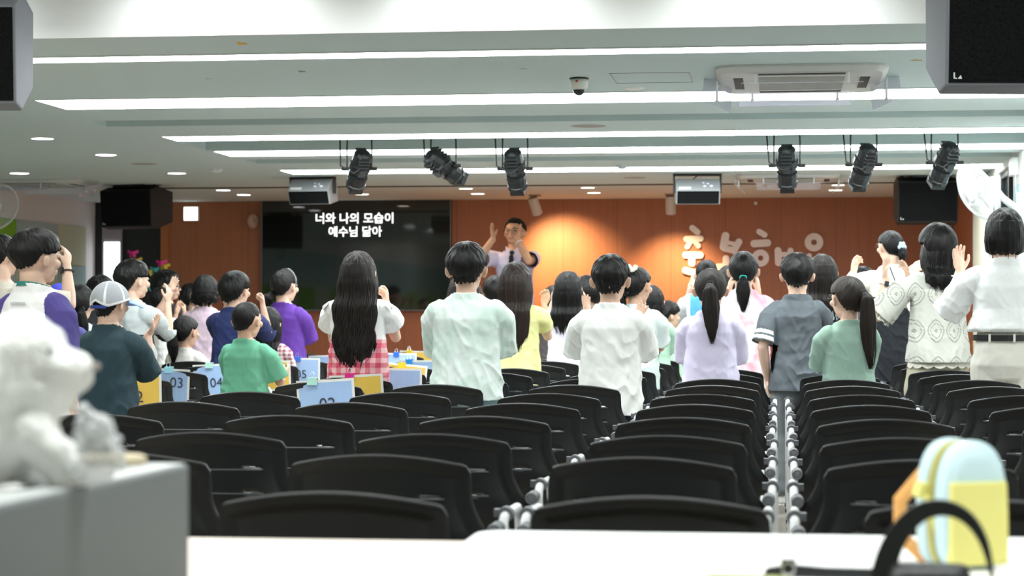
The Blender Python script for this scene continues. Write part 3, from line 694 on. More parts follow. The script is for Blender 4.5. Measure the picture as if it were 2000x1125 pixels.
def make_chair():
    t = thing('stacking_chair', 'black shell chair', 'chair')
    o = link('backrest', shell_mesh(), M_shell, t); s = o.modifiers.new('solid', 'SOLIDIFY'); s.thickness = .008; s.offset = 1
    b = MB()      # moulded ridges of the two slots
    for zc in (.700, .630):
        y = .05 * (TOPZ - zc) * .5 + .011 - .004
        b.rings([[(x, y + .018 * (x / .23) ** 2 + .004, zc - .0095), (x, y + .018 * (x / .23) ** 2 - .005, zc - .0085), (x, y + .018 * (x / .23) ** 2 - .004, zc - .0045), (x, y + .018 * (x / .23) ** 2 + .003, zc - .003)] for x in [-.165 + .33 * k / 12 for k in range(13)]])
    b.obj('slot_ridge', mat('chair_ridge', (.05, .058, .062), .3), t)
    V = []      # seat pan: continues the shell forwards
    rows = [(.11, .475, .225), (.15, .452, .235), (.20, .442, .235), (.32, .442, .23), (.44, .448, .22), (.475, .435, .20)]
    b = MB(); b.rings([[(w_ * u, y, z + .02 * u * u) for u in [-1 + k / 6 for k in range(13)]] + [(w_ * u, y, z + .02 * u * u - .014) for u in [1 - k / 6 for k in range(13)]] for y, z, w_ in rows])
    b.obj('seat', M_seat, t, smooth=False)
    for s_ in (-1, 1):
        x = s_ * .298
        b = MB()
        b.tube([(x, .10, .012), (x, .11, .30), (x, .115, .60), (x, .125, .632), (x, .16, .645), (x, .40, .64), (x, .44, .62), (x, .455, .57), (x, .47, .012)], .0128, 10)
        b.tube([(x, .11, .40), (s_ * .22, .13, .43), (0, .14, .43)], .009, 8); b.tube([(x, .46, .40), (s_ * .2, .42, .43), (0, .40, .43)], .009, 8)
        b.obj('side_frame', M_tube, t, smooth=True)
        b = MB(); M = Matrix.Translation((s_ * .289, .035, .618)) @ Matrix.Rotation(PI / 2, 4, 'X')
        b.lathe([(.0, .030), (.008, .030), (.010, .028), (.012, .028), (.014, .030), (.0165, .028), (.018, .022), (.018, -.055), (.0, -.055)], 24, M)
        b.obj('pivot_knob', M_knob, t, bevel=0)
        b = MB(); b.lathe([(.0195, -.02), (.0195, .02), (.013, .021), (.013, -.021), (.0195, -.02)], 20, Matrix.Translation((x, .17, .645)) @ Matrix.Rotation(PI / 2, 4, 'X'), cap=False)
        b.box((x - s_ * .018, .17, .648), (.022, .03, .02)); b.obj('arm_clamp', M_knob, t)
        for y in (.10, .47): MB().lathe([(.0, 0), (.016, 0), (.016, .018), (.012, .022), (.0, .022)], 12, Matrix.Translation((x, y, 0))).obj('foot_cap', M_black, t)
    b = MB(); pts = [(.05 * math.cos(a) * 1.0, .13 * math.sin(a)) for a in [2 * PI * k / 24 for k in range(24)]]
    b.poly(pts, .012, Matrix.Translation((.272, .34, .555)) @ Matrix.Rotation(PI / 2, 4, 'Z') @ Matrix.Rotation(PI / 2, 4, 'Y'))
    b.obj('writing_tablet', M_tab, t, bevel=.003)
    return t
CH = make_chair(); chairs = []
def put_chair(X, Y, lab, grp, rz=0.0):
    c = CH if not chairs else copy_tree(CH)
    c.location = (X, Y, 0); c.rotation_euler = (0, 0, rz); c['label'] = lab; c['group'] = grp; chairs.append(c); return c
ROWS = [4.0, 5.06, 5.97, 7.0, 8.03, 9.07, 10.12, 11.13, 12.15, 13.1, 14.1, 15.1, 16.1, 17.1, 18.1]
ordn = ['first', 'second', 'third', 'fourth', 'fifth', 'sixth', 'seventh', 'eighth', 'ninth', 'tenth', 'eleventh', 'twelfth', 'thirteenth', 'fourteenth', 'fifteenth']
colname = {-3: 'fourth chair left of the gap', -2: 'third chair left of the gap', -1: 'second chair left of the gap', 0: 'first chair left of the gap', 1: 'first chair right of the gap', 2: 'second chair right of the gap'}
random.seed(3)
JX = {(0, -1): -.872, (0, 0): -.249, (0, 1): .385, (1, 0): -.335, (1, -1): -.985, (1, -2): -1.64, (1, 1): .33}
for r, Y in enumerate(ROWS):
    for k in range(-3, 3):
        X = JX.get((r, k), -.33 + .67 * k + random.uniform(-.006, .006))
        if k == -3 and (r < 2 or r > 6 and r != 99): continue
        if k == -2 and r < 1: continue
        if k == 2 and r < 3: continue
        if k == -3 and r > 5: continue
        if k == -2 and r > 14 or (k == 2 and r > 11): continue
        if (r, k) in ((7, -3),): continue
        grp = 'empty black chairs in rows' if r < 8 else 'black chairs among the standing crowd'
        put_chair(X, Y + random.uniform(-.02, .02), 'black shell chair in the %s row from the tables, %s' % (ordn[r], colname[k]), grp, random.uniform(-.012, .012))

# numbered sheets clipped to chairs
M_shB = mat('sheet_blue', (.36, .52, .80), .25, var=.05, vscale=3); M_shY = mat('sheet_yellow', (.78, .52, .10), .25, var=.05, vscale=3)
M_rimw = mat('sheet_border', (.80, .80, .76), .3); M_ink = mat('sheet_ink', (.04, .05, .07), .5)
M_wire = mat('clip_wire', (.6, .65, .7), .2, 1.0)
CC = {'mint': (.42, .72, .64), 'magenta': (.72, .02, .25), 'blue': (.03, .14, .62), 'yellow': (.80, .55, .02), 'skyblue': (.35, .75, .90), 'azure': (.02, .28, .75)}
CM = {k: mat('clip_' + k, c, .3) for k, c in CC.items()}
def sheet(X, Y, col, num, clip, dx, tilt, lab, chairlab, hang=0.012, cdx=0.0):
    put_chair(X, Y, chairlab, 'black chairs with numbered sheets')
    S = thing('numbered_sheet', lab, 'sign', (X + dx, Y - .016, TOPZ + hang), group='numbered sheets clipped to chair backs')
    S.rotation_euler = (.06, tilt, 0)
    w_, h_ = .297, .21
    def sl(w2, h2, off, z0=-h_ / 2):
        b = MB(); n = 8; rg = []
        for i in range(n + 1):
            x = -w2 / 2 + w2 * i / n; yb = -off + .018 * (2 * x / w_) ** 2
            rg.append([(x, yb, z0 + h2 / 2), (x, yb + .0008, z0 + h2 / 2), (x, yb + .0008, z0 - h2 / 2), (x, yb, z0 - h2 / 2)])
        return b.rings(rg)
    sl(w_, h_, 0).obj('laminate', M_rimw, S); sl(w_ - .026, h_ - .026, .0012).obj('print', M_shB if col == 'b' else M_shY, S)
    if num:
        me = text_mesh(num, .088, .0004, 0); me.transform(Matrix.Translation((.075 if num == '03' else .01, -.0042, -.085 if num == '03' else -.125))); link('number', me, M_ink, S)
    if clip:
        C_ = thing('binder_clip', '%s binder clip on the %s' % (clip, lab.replace('light ', '').replace(' numbered', '')), 'clip', (X + cdx, Y - .005, TOPZ + hang + .002), group='binder clips on chair backs')
        b = MB(); b.poly([(-.026, -.03), (.026, -.03), (.024, .006), (-.024, .006)], .003, Matrix.Translation((0, -.022, 0))); b.box((0, -.004, .0065), (.048, .036, .003)); b.poly([(-.026, -.03), (.026, -.03), (.024, .006), (-.024, .006)], .003, Matrix.Translation((0, .013, 0)))
        b.obj('clip_body', CM[clip], C_, bevel=.001)
        b = MB(); b.tube([(-.010, -.022, .005), (-.010, -.015, .026), (-.004, -.013, .036), (.004, -.013, .036), (.010, -.015, .026), (.010, -.022, .005)], .0015, 6); b.obj('wire_handle', M_wire, C_)
def XA(px, Y): return at_y(px, 700, Y).x
sheet(XA(619, 10.35), 10.35, 'b', '02', 'mint', .04, -.06, 'light blue sheet with half-hidden number behind the empty chairs', 'black chair carrying the light blue sheet with a mint clip, nearest of the clipped ones', cdx=-.02)
sheet(XA(684, 11.2), 11.2, 'y', '02', 'magenta', .03, -.05, 'wide yellow sheet below the pinafore girl\'s hem', 'black chair carrying the yellow sheet with a magenta clip')
sheet(XA(253, 11.1), 11.1, 'y', '02', None, .03, .0, 'yellow sheet beside the capped boy\'s elbow', 'black chair beside the capped boy\'s elbow')
sheet(XA(331, 12.35), 12.35, 'b', '03', 'skyblue', -.02, .06, 'light blue sheet numbered 03, left of the seated girl in white', 'black chair left of the seated girl, carrying a blue sheet under a sky-blue clip')
sheet(XA(410, 13.45), 13.45, 'b', '04', 'mint', .03, -.06, 'light blue sheet numbered 04, left of the crew-cut boy in green', 'black chair left of the crew-cut boy, its blue sheet tilted under a mint clip')
sheet(XA(518, 14.35), 14.35, 'y', '', None, .03, -.02, 'yellow sheet behind the green-shirted boy', 'black chair just right of the green-shirted boy')
sheet(XA(582, 15.4), 15.4, 'b', '05', 'blue', .02, .02, 'light blue sheet numbered 05, below the violet-shirted girl', 'black chair below the violet-shirted girl, blue sheet under a royal blue clip')
sheet(XA(650, 16.4), 16.4, 'b', '', 'mint', -.05, -.04, 'small blue sheet just left of the pinafore girl', 'black chair just left of the pinafore girl')
sheet(XA(758, 12.55), 12.55, 'b', '', None, .06, .02, 'violet-blue sheet at the pinafore girl\'s right', 'black chair with the violet-blue sheet at the pinafore girl\'s right')
sheet(XA(786, 13.6), 13.6, 'y', '', 'yellow', .02, .10, 'yellow sheet with a curling corner right of the pinafore girl', 'black chair carrying the curling yellow sheet')
sheet(XA(800, 14.7), 14.7, 'b', '', 'azure', .06, -.02, 'blue sheet just left of the mint-shirted boy', 'black chair just left of the mint-shirted boy')
sheet(XA(775, 17.3), 17.3, 'b', '01', 'blue', .02, .02, 'light blue sheet numbered 01, between pinafore girl and mint-shirted boy', 'far black chair between pinafore girl and mint-shirted boy, blue sheet on it')
sheet(XA(800, 18.4), 18.4, 'y', '', 'yellow', .06, .02, 'farthest yellow sheet, behind the one numbered 01', 'farthest black chair carrying a yellow sheet')
for px, Y, l in ((385, 14.4, 'black chair under the seated girl in white'), (330, 13.3, 'black chair right behind the seated girl in white'), (590, 17.6, 'black chair at the far left below the screen'), (690, 19.2, 'far black chair below the middle of the screen'), (480, 16.6, 'black chair behind the girl with plaid sleeves')):
    if px in (385,): put_chair(XA(372, 14.75), 14.75, l, 'black chairs among the standing crowd')
    elif px != 330: put_chair(XA(px, Y), Y, l, 'black chairs among the standing crowd')
# two more chairs of the right-hand columns

# ================================================================== FOREGROUND
TZ = .75
M_tw = mat('table_white', (.93, .93, .92), .35); M_wd = mat('desk_maple', (.80, .68, .60), .45, var=.05, vscale=6)
def table(x0, x1, y0, y1, top, m, name, lab, cr):
    t = thing(name, lab, 'table', ((x0 + x1) / 2, (y0 + y1) / 2, 0)); hx, hy = (x1 - x0) / 2, (y1 - y0) / 2
    pts = []
    for sx, sy, a0 in ((1, 1, 0), (-1, 1, 90), (-1, -1, 180), (1, -1, 270)):
        for k in range(7): a = math.radians(a0 + 15 * k); pts.append((sx * (hx - cr) + cr * math.cos(a), sy * (hy - cr) + cr * math.sin(a)))
    b = MB(); n = len(pts); b.rings([[(x, y, z) for x, y in pts] for z in (top - .028, top)]); b.obj('tabletop', m, t, bevel=.004)
    for sx in (-1, 1):
        for sy in (-1, 1): MB().tube([(sx * (hx - .12), sy * (hy - .1), top - .03), (sx * (hx - .09), sy * (hy - .07), .0)], [.018, .013], 12, round_ends=False).obj('leg', M_tube, t)
    MB().box((0, 0, top - .05), (2 * hx - .3, .04, .03)).obj('stretcher', M_tube, t)
    return t
pw = at_z(926, 1042, TZ + .012); yf = at_z(1400, 1041, TZ + .012).y
table(pw.x, 1.75, yf - .75, yf, TZ + .012, M_tw, 'white_table', 'bright white table with rounded corner at the bottom of the photo', .05)
pd = at_z(600, 1052, TZ)
table(-2.6, pw.x - .004 + .0, pd.y - .72, pd.y, TZ, M_wd, 'wooden_desk', 'pale maple desk between the grey case and the white table', .006)

# grey case with the plush dog on it
A = at_z(371, 905, .95); L_ = at_z(-60, 1000, .95)
d = Vector((L_.x - A.x, L_.y - A.y, 0)).normalized(); nrm = Vector((-d.y, d.x, 0)); nrm = nrm if nrm.y > 0 else -nrm
ln, dp = .95, .34
gc = A + d * ln / 2 + nrm * dp / 2
case = thing('equipment_case', 'blurred grey case on the desk carrying the plush dog', 'case', (gc.x, gc.y, TZ), math.atan2(d.y, d.x))
MB().box((0, 0, .10), (ln, dp, .199)).obj('case_body', mat('case_grey', (.15, .165, .17), .5, bump=.15, bscale=300), case, bevel=.006)
MB().box((0, 0, .1985), (ln - .012, dp - .012, .004)).obj('case_lid', mat('case_top', (.55, .57, .57), .35), case, bevel=.001)
GZ = TZ + .2005
def remesh(b, voxel, sm=4):
    me = b.mesh('rm'); o = bpy.data.objects.new('rm', me); COL.objects.link(o)
    m = o.modifiers.new('r', 'REMESH'); m.mode = 'VOXEL'; m.voxel_size = voxel
    if sm: s = o.modifiers.new('s', 'SMOOTH'); s.factor = .5; s.iterations = sm
    bpy.context.view_layer.update()
    r = bpy.data.meshes.new_from_object(o.evaluated_get(bpy.context.evaluated_depsgraph_get()))
    n = len(r.vertices); V = np.empty(n * 3, np.float32); r.vertices.foreach_get('co', V); V = V.reshape(-1, 3)
    F = np.empty(len(r.loops), np.int32); r.loops.foreach_get('vertex_index', F)
    ls = np.empty(len(r.polygons), np.int32); r.polygons.foreach_get('loop_total', ls)
    N = np.empty(n * 3, np.float32); r.vertices.foreach_get('normal', N); N = N.reshape(-1, 3)
    if (ls == 4).all(): F = F.reshape(-1, 4)
    else:
        st = np.concatenate([[0], np.cumsum(ls)[:-1]]); F = np.array([list(F[a:a + 4]) if k == 4 else list(F[a:a + 3]) + [F[a]] for a, k in zip(st, ls)])
    bpy.data.objects.remove(o); bpy.data.meshes.remove(me); bpy.data.meshes.remove(r)
    return V.astype(np.float64), F, N
def snoise(P, freq, seed=0, oct=3):      # cheap smooth vector noise from warped sines
    rs = np.random.RandomState(seed); out = np.zeros(len(P)); amp = 1.0; tot = 0
    for o_ in range(oct):
        for k in range(3):
            d1 = rs.normal(size=3); d1 /= np.linalg.norm(d1); d2 = rs.normal(size=3); d2 /= np.linalg.norm(d2)
            out += amp * np.sin(P @ d1 * freq * (2 ** o_) + 1.7 * np.sin(P @ d2 * freq * (2 ** o_) * .8 + rs.uniform(0, 6)) + rs.uniform(0, 6))
            tot += amp
        amp *= .5
    return out / tot * 1.8
# plush dog (sitting, head towards the right)
pc = at_z(60, 985, GZ); dpl = 2.25
YP = 2.40; base = at_y(70, 900, YP); base.z = GZ
S = YP / FPX
def pp(px, py, dy=0.0): p = at_y(px, py, YP + dy); return p - Vector((base.x, base.y, GZ))
dog = thing('plush_dog', 'fluffy white plush dog sitting on the grey case', 'plush toy', base)
b = MB(); Rr = lambda px_: px_ * S
b.ell(pp(-25, 860), (Rr(150), .085, Rr(125)))                 # body
b.ell(pp(15, 745), (Rr(105), .085, Rr(105)))                  # chest
b.ell(pp(35, 690), (Rr(100), .075, Rr(82))); b.ell(pp(85, 765), (Rr(72), .06, Rr(55)))      # head, cheek
b.ell(pp(125, 725), (Rr(62), .05, Rr(45)))                     # muzzle
b.ell(pp(-15, 665), (Rr(60), .09, Rr(50)))                    # forehead
for sy, dx in ((-.075, 0), (.075, 10)): b.ell(pp(-35 + dx, 730, sy), (Rr(34), .024, Rr(70)))          # ears
for sy, dx in ((-.05, 118), (.05, 95)): b.tube([pp(dx - 60, 850, sy), pp(dx, 900, sy), pp(dx + 18, 948, sy)], [Rr(48), Rr(42), Rr(44)], 12)      # front legs
b.ell(pp(20, 975, -.085), (Rr(55), .04, Rr(32))); b.ell(pp(20, 958, .085), (Rr(55), .04, Rr(32)))      # hind paws
b.tube([pp(-120, 900, .02), pp(-190, 850, .03), pp(-200, 780, .03)], [Rr(40), Rr(32), Rr(26)], 10)
V, F, N = remesh(b, .0055, 14); 
V += N * (snoise(V, 120, 5)[:, None] * .0025 + snoise(V, 420, 6)[:, None] * .0015)
V[:, 2] = np.maximum(V[:, 2], .0008)
M_fur = mat('plush_fur', (.96, .96, .94), .95, bump=.5, bscale=160)
link('fur_body', fast_mesh('plush', V, F), M_fur, dog)
MB().ell(pp(186, 716, -.01), (Rr(10), .009, Rr(8))).obj('nose', mat('plush_nose', (.35, .30, .28), .4), dog)
for sy in (-.055, .05): MB().ell(pp(98, 688, sy), (Rr(7), .006, Rr(8))).obj('eye', mat('plush_eye', (.05, .05, .05), .15), dog)
# crinkled clear wrapping beside the dog
q0 = at_y(190, 848, 2.325); wr = MB(); wr.ell((0, 0, 0), (.020, .018, .034)); wr.ell((.018, 0, -.016), (.013, .013, .014)); wr.tube([(-.01, 0, .015), (-.014, .0, .035)], [.014, .007], 10); wr.ell((-.004, 0, -.03), (.024, .02, .012))
V, F, N = remesh(wr, .003, 1); V += N * (np.abs(snoise(V, 190, 9))[:, None] * .008)
zb = V[:, 2].min()
tag(link('plastic_wrap', fast_mesh('wrap', V, F, smooth=False), mat('clear_film', (.88, .90, .92), .12, alpha=.55, spec=.9), loc=(q0.x, q0.y, GZ - zb + .0006)), 'crinkled clear plastic wrapping in front of the plush dog', 'wrapping')
q1 = at_z(245, 906, GZ); 
tag(MB().lathe([(.0, .0), (.048, 0), (.05, .003), (.05, .009), (.046, .012), (.0, .012)], 32).obj('wooden_disc', mat('wood_disc', (.52, .44, .30), .6), loc=(q1.x - .02, q1.y - .01, GZ)), 'thin round wooden disc on the grey case', 'coaster')

# small two-tone backpack
bx = at_z(1885, 1108, TZ + .012); bp = thing('kids_backpack', 'small pale blue and yellow rounded backpack standing on the white table', 'backpack', (bx.x, bx.y, TZ + .012), math.radians(27))
k = bx.y / FPX
def pill(w_, h_, y0, y1, p=2.6, rows=7, inset=.012):
    rg = []
    prof = [(0, .0), (.25, .6), (.6, .92), (1, 1)]
    ys = [(y0, 1 - inset * 6 / w_ * .5), (y0 + .006, 1 - .02), (y0 + .016, 1.0), (y1 - .016, 1.0), (y1 - .006, .98), (y1, 1 - inset * 6 / w_ * .5)]
    for y, s in ys:
        ring = []
        for j in range(40):
            a = 2 * PI * j / 40; ca, sa = math.cos(a), math.sin(a); e = 2.4 if sa > 0 else 4.5
            ring.append((w_ / 2 * s * math.copysign(abs(ca) ** (2 / e), ca), y, h_ / 2 + h_ / 2 * s * math.copysign(abs(sa) ** (2 / e), sa)))
        rg.append(ring)
    return rg
M_bb = mat('bag_pale_blue', (.60, .78, .84), .6); M_by = mat('bag_yellow', (.82, .76, .24), .6); M_bo = mat('bag_orange', (.85, .42, .13), .6)
W1, H1 = 136 * k, 244 * k
b = MB(); b.rings(pill(W1, H1, -.038, .006)); b.obj('front_body', M_bb, bp, smooth=True)
b = MB(); b.rings([[((x * .985), y, z * .985 + .001) for x, y, z in r] for r in pill(W1, H1, .006, .020)]); b.obj('zip_band', M_by, bp, smooth=True)
b = MB(); b.rings(pill(W1 * 1.0, H1 * 1.005, .020, .060)); b.obj('rear_body', M_bb, bp, smooth=True)
MB().loft([(0, -.034, H1 * .035, W1 * .455, .008), (0, -.035, H1 * .06, W1 * .455, .012), (0, -.035, H1 * .40, W1 * .455, .012), (0, -.034, H1 * .68, W1 * .445, .011)], 48, p=6).obj('front_pocket', M_by, bp, bevel=.002)
MB().tube([(-W1 * .30, .066, H1 * .72), (-W1 * .58, .085, H1 * .5), (-W1 * .56, .09, H1 * .22), (-W1 * .30, .07, H1 * .06)], .011, 10, flat=.5).obj('shoulder_strap', M_bo, bp)
MB().tube([(W1 * .30, .066, H1 * .72), (W1 * .6, .085, H1 * .5), (W1 * .7, .07, H1 * .3), (W1 * .62, .06, H1 * .22)], .010, 10, flat=.5).obj('shoulder_strap', M_by, bp)
MB().box((-W1 * .53, .03, H1 * .60), (.022, .022, .024), R=Matrix.Rotation(.3, 3, 'Y')).obj('side_tab', M_by, bp, bevel=.004)
MB().box((W1 * .53, .02, H1 * .60), (.014, .02, .028)).obj('side_tab', M_plastic, bp, bevel=.004)
MB().tube([(-W1 * .50, .018, H1 * .55), (-W1 * .46, .0, H1 * .3), (-W1 * .28, -.03, H1 * .08), (-W1 * .10, -.040, .012)], .005, 8, flat=.4).obj('piping', M_by, bp)
# black handbag with an upright handle, in front of the backpack
hb = at_z(1815, 1165, TZ + .012); kb = hb.y / FPX
hbag = thing('black_handbag', 'black handbag with a tall looped handle lying before the backpack', 'bag', (hb.x, hb.y, TZ + .012), math.radians(-6))
M_lea = mat('black_leather', (.012, .014, .016), .38, bump=.15, bscale=200)
MB().loft([(0, 0, .0, .052, .034), (0, 0, .008, .058, .038), (0, 0, .03, .056, .034), (0, .0, .042, .052, .026), (0, 0, .045, .046, .018)], 36, p=3).obj('bag_body', M_lea, hbag, smooth=True)
pts = []
for px, py in ((1722, 1135), (1735, 1075), (1765, 1025), (1800, 996), (1840, 988), (1880, 1000), (1910, 1030), (1930, 1075), (1938, 1128)):
    p = at_y(px, py, hb.y); q = Matrix.Rotation(math.radians(6), 4, 'Z') @ (p - Vector(hbag.location)); pts.append((q.x, q.y, q.z))
PT = np.array(pts); tt = np.linspace(0, 8, 33); pts = [tuple(np.interp(t_, range(9), PT[:, i]) for i in range(3)) for t_ in tt]
for _ in range(6): pts = [pts[0]] + [tuple((pts[i - 1][j] + 2 * pts[i][j] + pts[i + 1][j]) / 4 for j in range(3)) for i in range(1, 32)] + [pts[-1]]
rg = []
for i, p in enumerate(pts):
    a = Vector(pts[min(i + 1, 32)]) - Vector(pts[max(i - 1, 0)]); n_ = Vector((a.z, 0, -a.x)).normalized(); p = Vector(p)
    f = i / 32; hw_ = .0150 * (1 - f) ** .8 + .0022; yv = .004 + .010 * f
    rg.append([p - n_ * hw_ + Vector((0, -yv, 0)), p + n_ * hw_ + Vector((0, -yv, 0)), p + n_ * hw_ + Vector((0, yv, 0)), p - n_ * hw_ + Vector((0, yv, 0))])
MB().rings(rg).obj('handle', M_lea, hbag, bevel=.001)
# black camera strap clip and an olive notebook at the lower edge
sp_ = at_z(1545, 1128, TZ + .012)
st = thing('black_strap', 'black strap with a small metal clip at the lower edge', 'strap', (sp_.x, sp_.y, TZ + .012))
b = MB(); b.tube([(-.03, -.005, .006), (0, 0, .010), (.05, -.006, .007), (.12, -.004, .006), (.17, .01, .010), (.22, .012, .012)], .010, 10, flat=.35); b.obj('webbing', M_lea, st)
MB().box((-.004, 0, .020), (.022, .012, .014)).obj('buckle', M_lea, st, bevel=.003)
b = MB(); torus(b, .009, .0022, 0, Matrix.Translation((-.004, -.012, .014)) @ Matrix.Rotation(PI / 2, 4, 'X'), 24, 6); b.obj('metal_ring', mat('steel', (.7, .7, .7), .2, 1.0), st)
nb = at_z(1425, 1140, TZ + .012)
tag(MB().loft([(0, 0, 0, .062, .09), (0, 0, .012, .062, .09)], 40, p=8).obj('olive_notebook', mat('olive_cover', (.26, .28, .05), .5), bevel=.002, loc=(nb.x + .018, nb.y - .075, TZ + .0122)), 'olive green notebook peeking in at the lower edge', 'notebook').rotation_euler = (0, 0, -.12)

# ================================================================== PEOPLE
M_skin = {}
def skin(k, c):
    m = mat('skin_' + k, c, .5, var=.05, vscale=20); m.node_tree.nodes['Principled BSDF'].inputs['Subsurface Weight'].default_value = .08
    m.node_tree.nodes['Principled BSDF'].inputs['Subsurface Radius'].default_value = (.01, .004, .002); M_skin[k] = m
skin('light', (.74, .50, .38)); skin('mid', (.66, .42, .30)); skin('warm', (.60, .34, .22))
M_lip = mat('lips', (.52, .20, .17), .45); M_eye = mat('eye_dark', (.02, .015, .012), .25)
def hair_mat(name, c1, c2, rough=.38):
    m = mat(name, c1, rough, spec=.22); t = NT(m); tc = t.n('TexCoord'); mp = t.n('Mapping'); mp.inputs['Scale'].default_value = (90, 3.0, 1); t.l(tc.outputs['UV'], mp.inputs[0])
    nz = t.n('TexNoise'); nz.inputs['Scale'].default_value = 1.6; nz.inputs['Detail'].default_value = 4; t.l(mp.outputs[0], nz.inputs['Vector'])
    t.color(t.mix(nz.outputs['Fac'], c1, c2)); bp = t.n('Bump'); bp.inputs['Strength'].default_value = .7; bp.inputs['Distance'].default_value = .004
    t.l(nz.outputs['Fac'], bp.inputs['Height']); t.l(bp.outputs['Normal'], t.b.inputs['Normal']); return m
M_hair = {'black': hair_mat('hair_black', (.003, .0027, .0027), (.012, .011, .011)), 'brown': hair_mat('hair_brown', (.004, .003, .0028), (.045, .030, .024)), 'soft': hair_mat('hair_soft', (.003, .0027, .0027), (.036, .028, .025), .45)}
def gn(a, b, seed):      # smooth 2-d noise for strands; a = across, b = along
    rs = np.random.RandomState(seed); o = np.zeros_like(a)
    for f, w_ in ((7, 1.0), (15, .8), (31, .6), (63, .45)):
        for _ in range(2): o += w_ * np.sin(a * f * rs.uniform(.8, 1.2) + rs.uniform(0, 6.3) + 1.3 * np.sin(b * rs.uniform(1, 4) + rs.uniform(0, 6)))
    return o / 3.2
def grid_obj(name, V, nu, nv, wrap, m, parent, M=None, uv=None, flip=False):
    """V: (nv, nu, 3)"""
    P = V.reshape(-1, 3)
    if M is not None: A = np.array(M); P = P @ A[:3, :3].T + A[:3, 3]
    F = []
    i = np.arange(nv - 1)[:, None]; j = np.arange(nu if wrap else nu - 1)[None, :]; k = (j + 1) % nu
    F = np.stack([i * nu + j, i * nu + k, (i + 1) * nu + k, (i + 1) * nu + j], -1).reshape(-1, 4)
    me = fast_mesh(name, P, F)
    U = me.uv_layers.new(name='UVMap'); li = np.empty(len(me.loops), np.int32); me.loops.foreach_get('vertex_index', li)
    uu = np.tile(np.linspace(0, 1, nu), nv) if uv is None else uv[0].ravel(); vv = np.repeat(np.linspace(0, 1, nv), nu) if uv is None else uv[1].ravel()
    U.data.foreach_set('uv', np.stack([uu[li], vv[li]], -1).astype(np.float32).ravel())
    return link(name, me, m, parent) if parent is not None or name else me
def sm(x, a, b): t = np.clip((x - a) / (b - a), 0, 1); return t * t * (3 - 2 * t)
SK = (.355, .43, .42); SKC = (0, -.03, .06)      # cranium in head units (1 = head height)

def cap_hair(name, parent, M, m, T=.055, front=32, side=2, back=-46, seed=1, taper=1.0, puff=(1, 1), rag=5, nu=150, nv=90, rough=1.0, whorl=(0.0, -.12)):
    """hair following the skull; hairline elevation (deg) at forehead, above the ear, at the nape"""
    th = np.linspace(0, 2 * PI, nu, endpoint=False)[None, :]; ph = np.linspace(.02, PI * .92, nv)[:, None]      # ph from crown
    # direction vectors around a crown axis tilted backwards
    d = np.stack([np.sin(ph) * np.sin(th), np.sin(ph) * np.cos(th), np.cos(ph) * np.ones_like(th)], -1)
    ta = -.35; c, s = math.cos(ta), math.sin(ta); d = np.stack([d[..., 0], d[..., 1] * c + d[..., 2] * s, -d[..., 1] * s + d[..., 2] * c], -1)
    el = np.degrees(np.arcsin(np.clip(d[..., 2], -1, 1))); az = np.degrees(np.abs(np.arctan2(d[..., 0], d[..., 1])))      # 0 front, 180 back
    line = np.interp(az, [0, 35, 60, 85, 100, 118, 140, 180], [front, front, (front + side) / 2, side, side + 6, (side + back) / 2 - 4, back * .93, back])
    rs = np.random.RandomState(seed); line = line + rag * np.sin(th * 9 + seed) * .25 + rag * np.sin(th * 31 + 2 * seed) * .35 + rag * .3 * np.sin(th * 67)
    r0 = 1 / np.sqrt((d[..., 0] / SK[0]) ** 2 + (d[..., 1] / SK[1]) ** 2 + (d[..., 2] / SK[2]) ** 2)
    wb = sm(az, 95, 140) * np.ones_like(el); cyl_ = .345 / np.maximum(np.cos(np.radians(el)), .2); rb = r0.copy(); r0 = r0 * (1 - wb) + np.where(el < 0, np.maximum(r0, cyl_), r0) * wb
    k = sm(el - line, 0, 4); vol = T * (.55 + .45 * sm(el - line, 0, 40)) if taper else T
    if taper > 1: vol = vol * (.15 + .85 * sm(el, -35, 12))
    strands = gn(th * np.ones_like(ph), ph * np.ones_like(th) * 3, seed) * .010 * rough * sm(np.degrees(ph) * np.ones_like(th), 2, 25)
    r = (r0 + vol + strands) * k + (rb - .10) * (1 - k)
    V = d * r[..., None]; V[..., 0] *= puff[0]; V[..., 1] *= puff[1]; V += np.array(SKC)
    return grid_obj(name, V, nu, nv, True, m, parent, M, uv=(np.broadcast_to(np.abs(th / PI - 1) * 1.0 , (nv, nu)), np.broadcast_to(ph / 3, (nv, nu))))
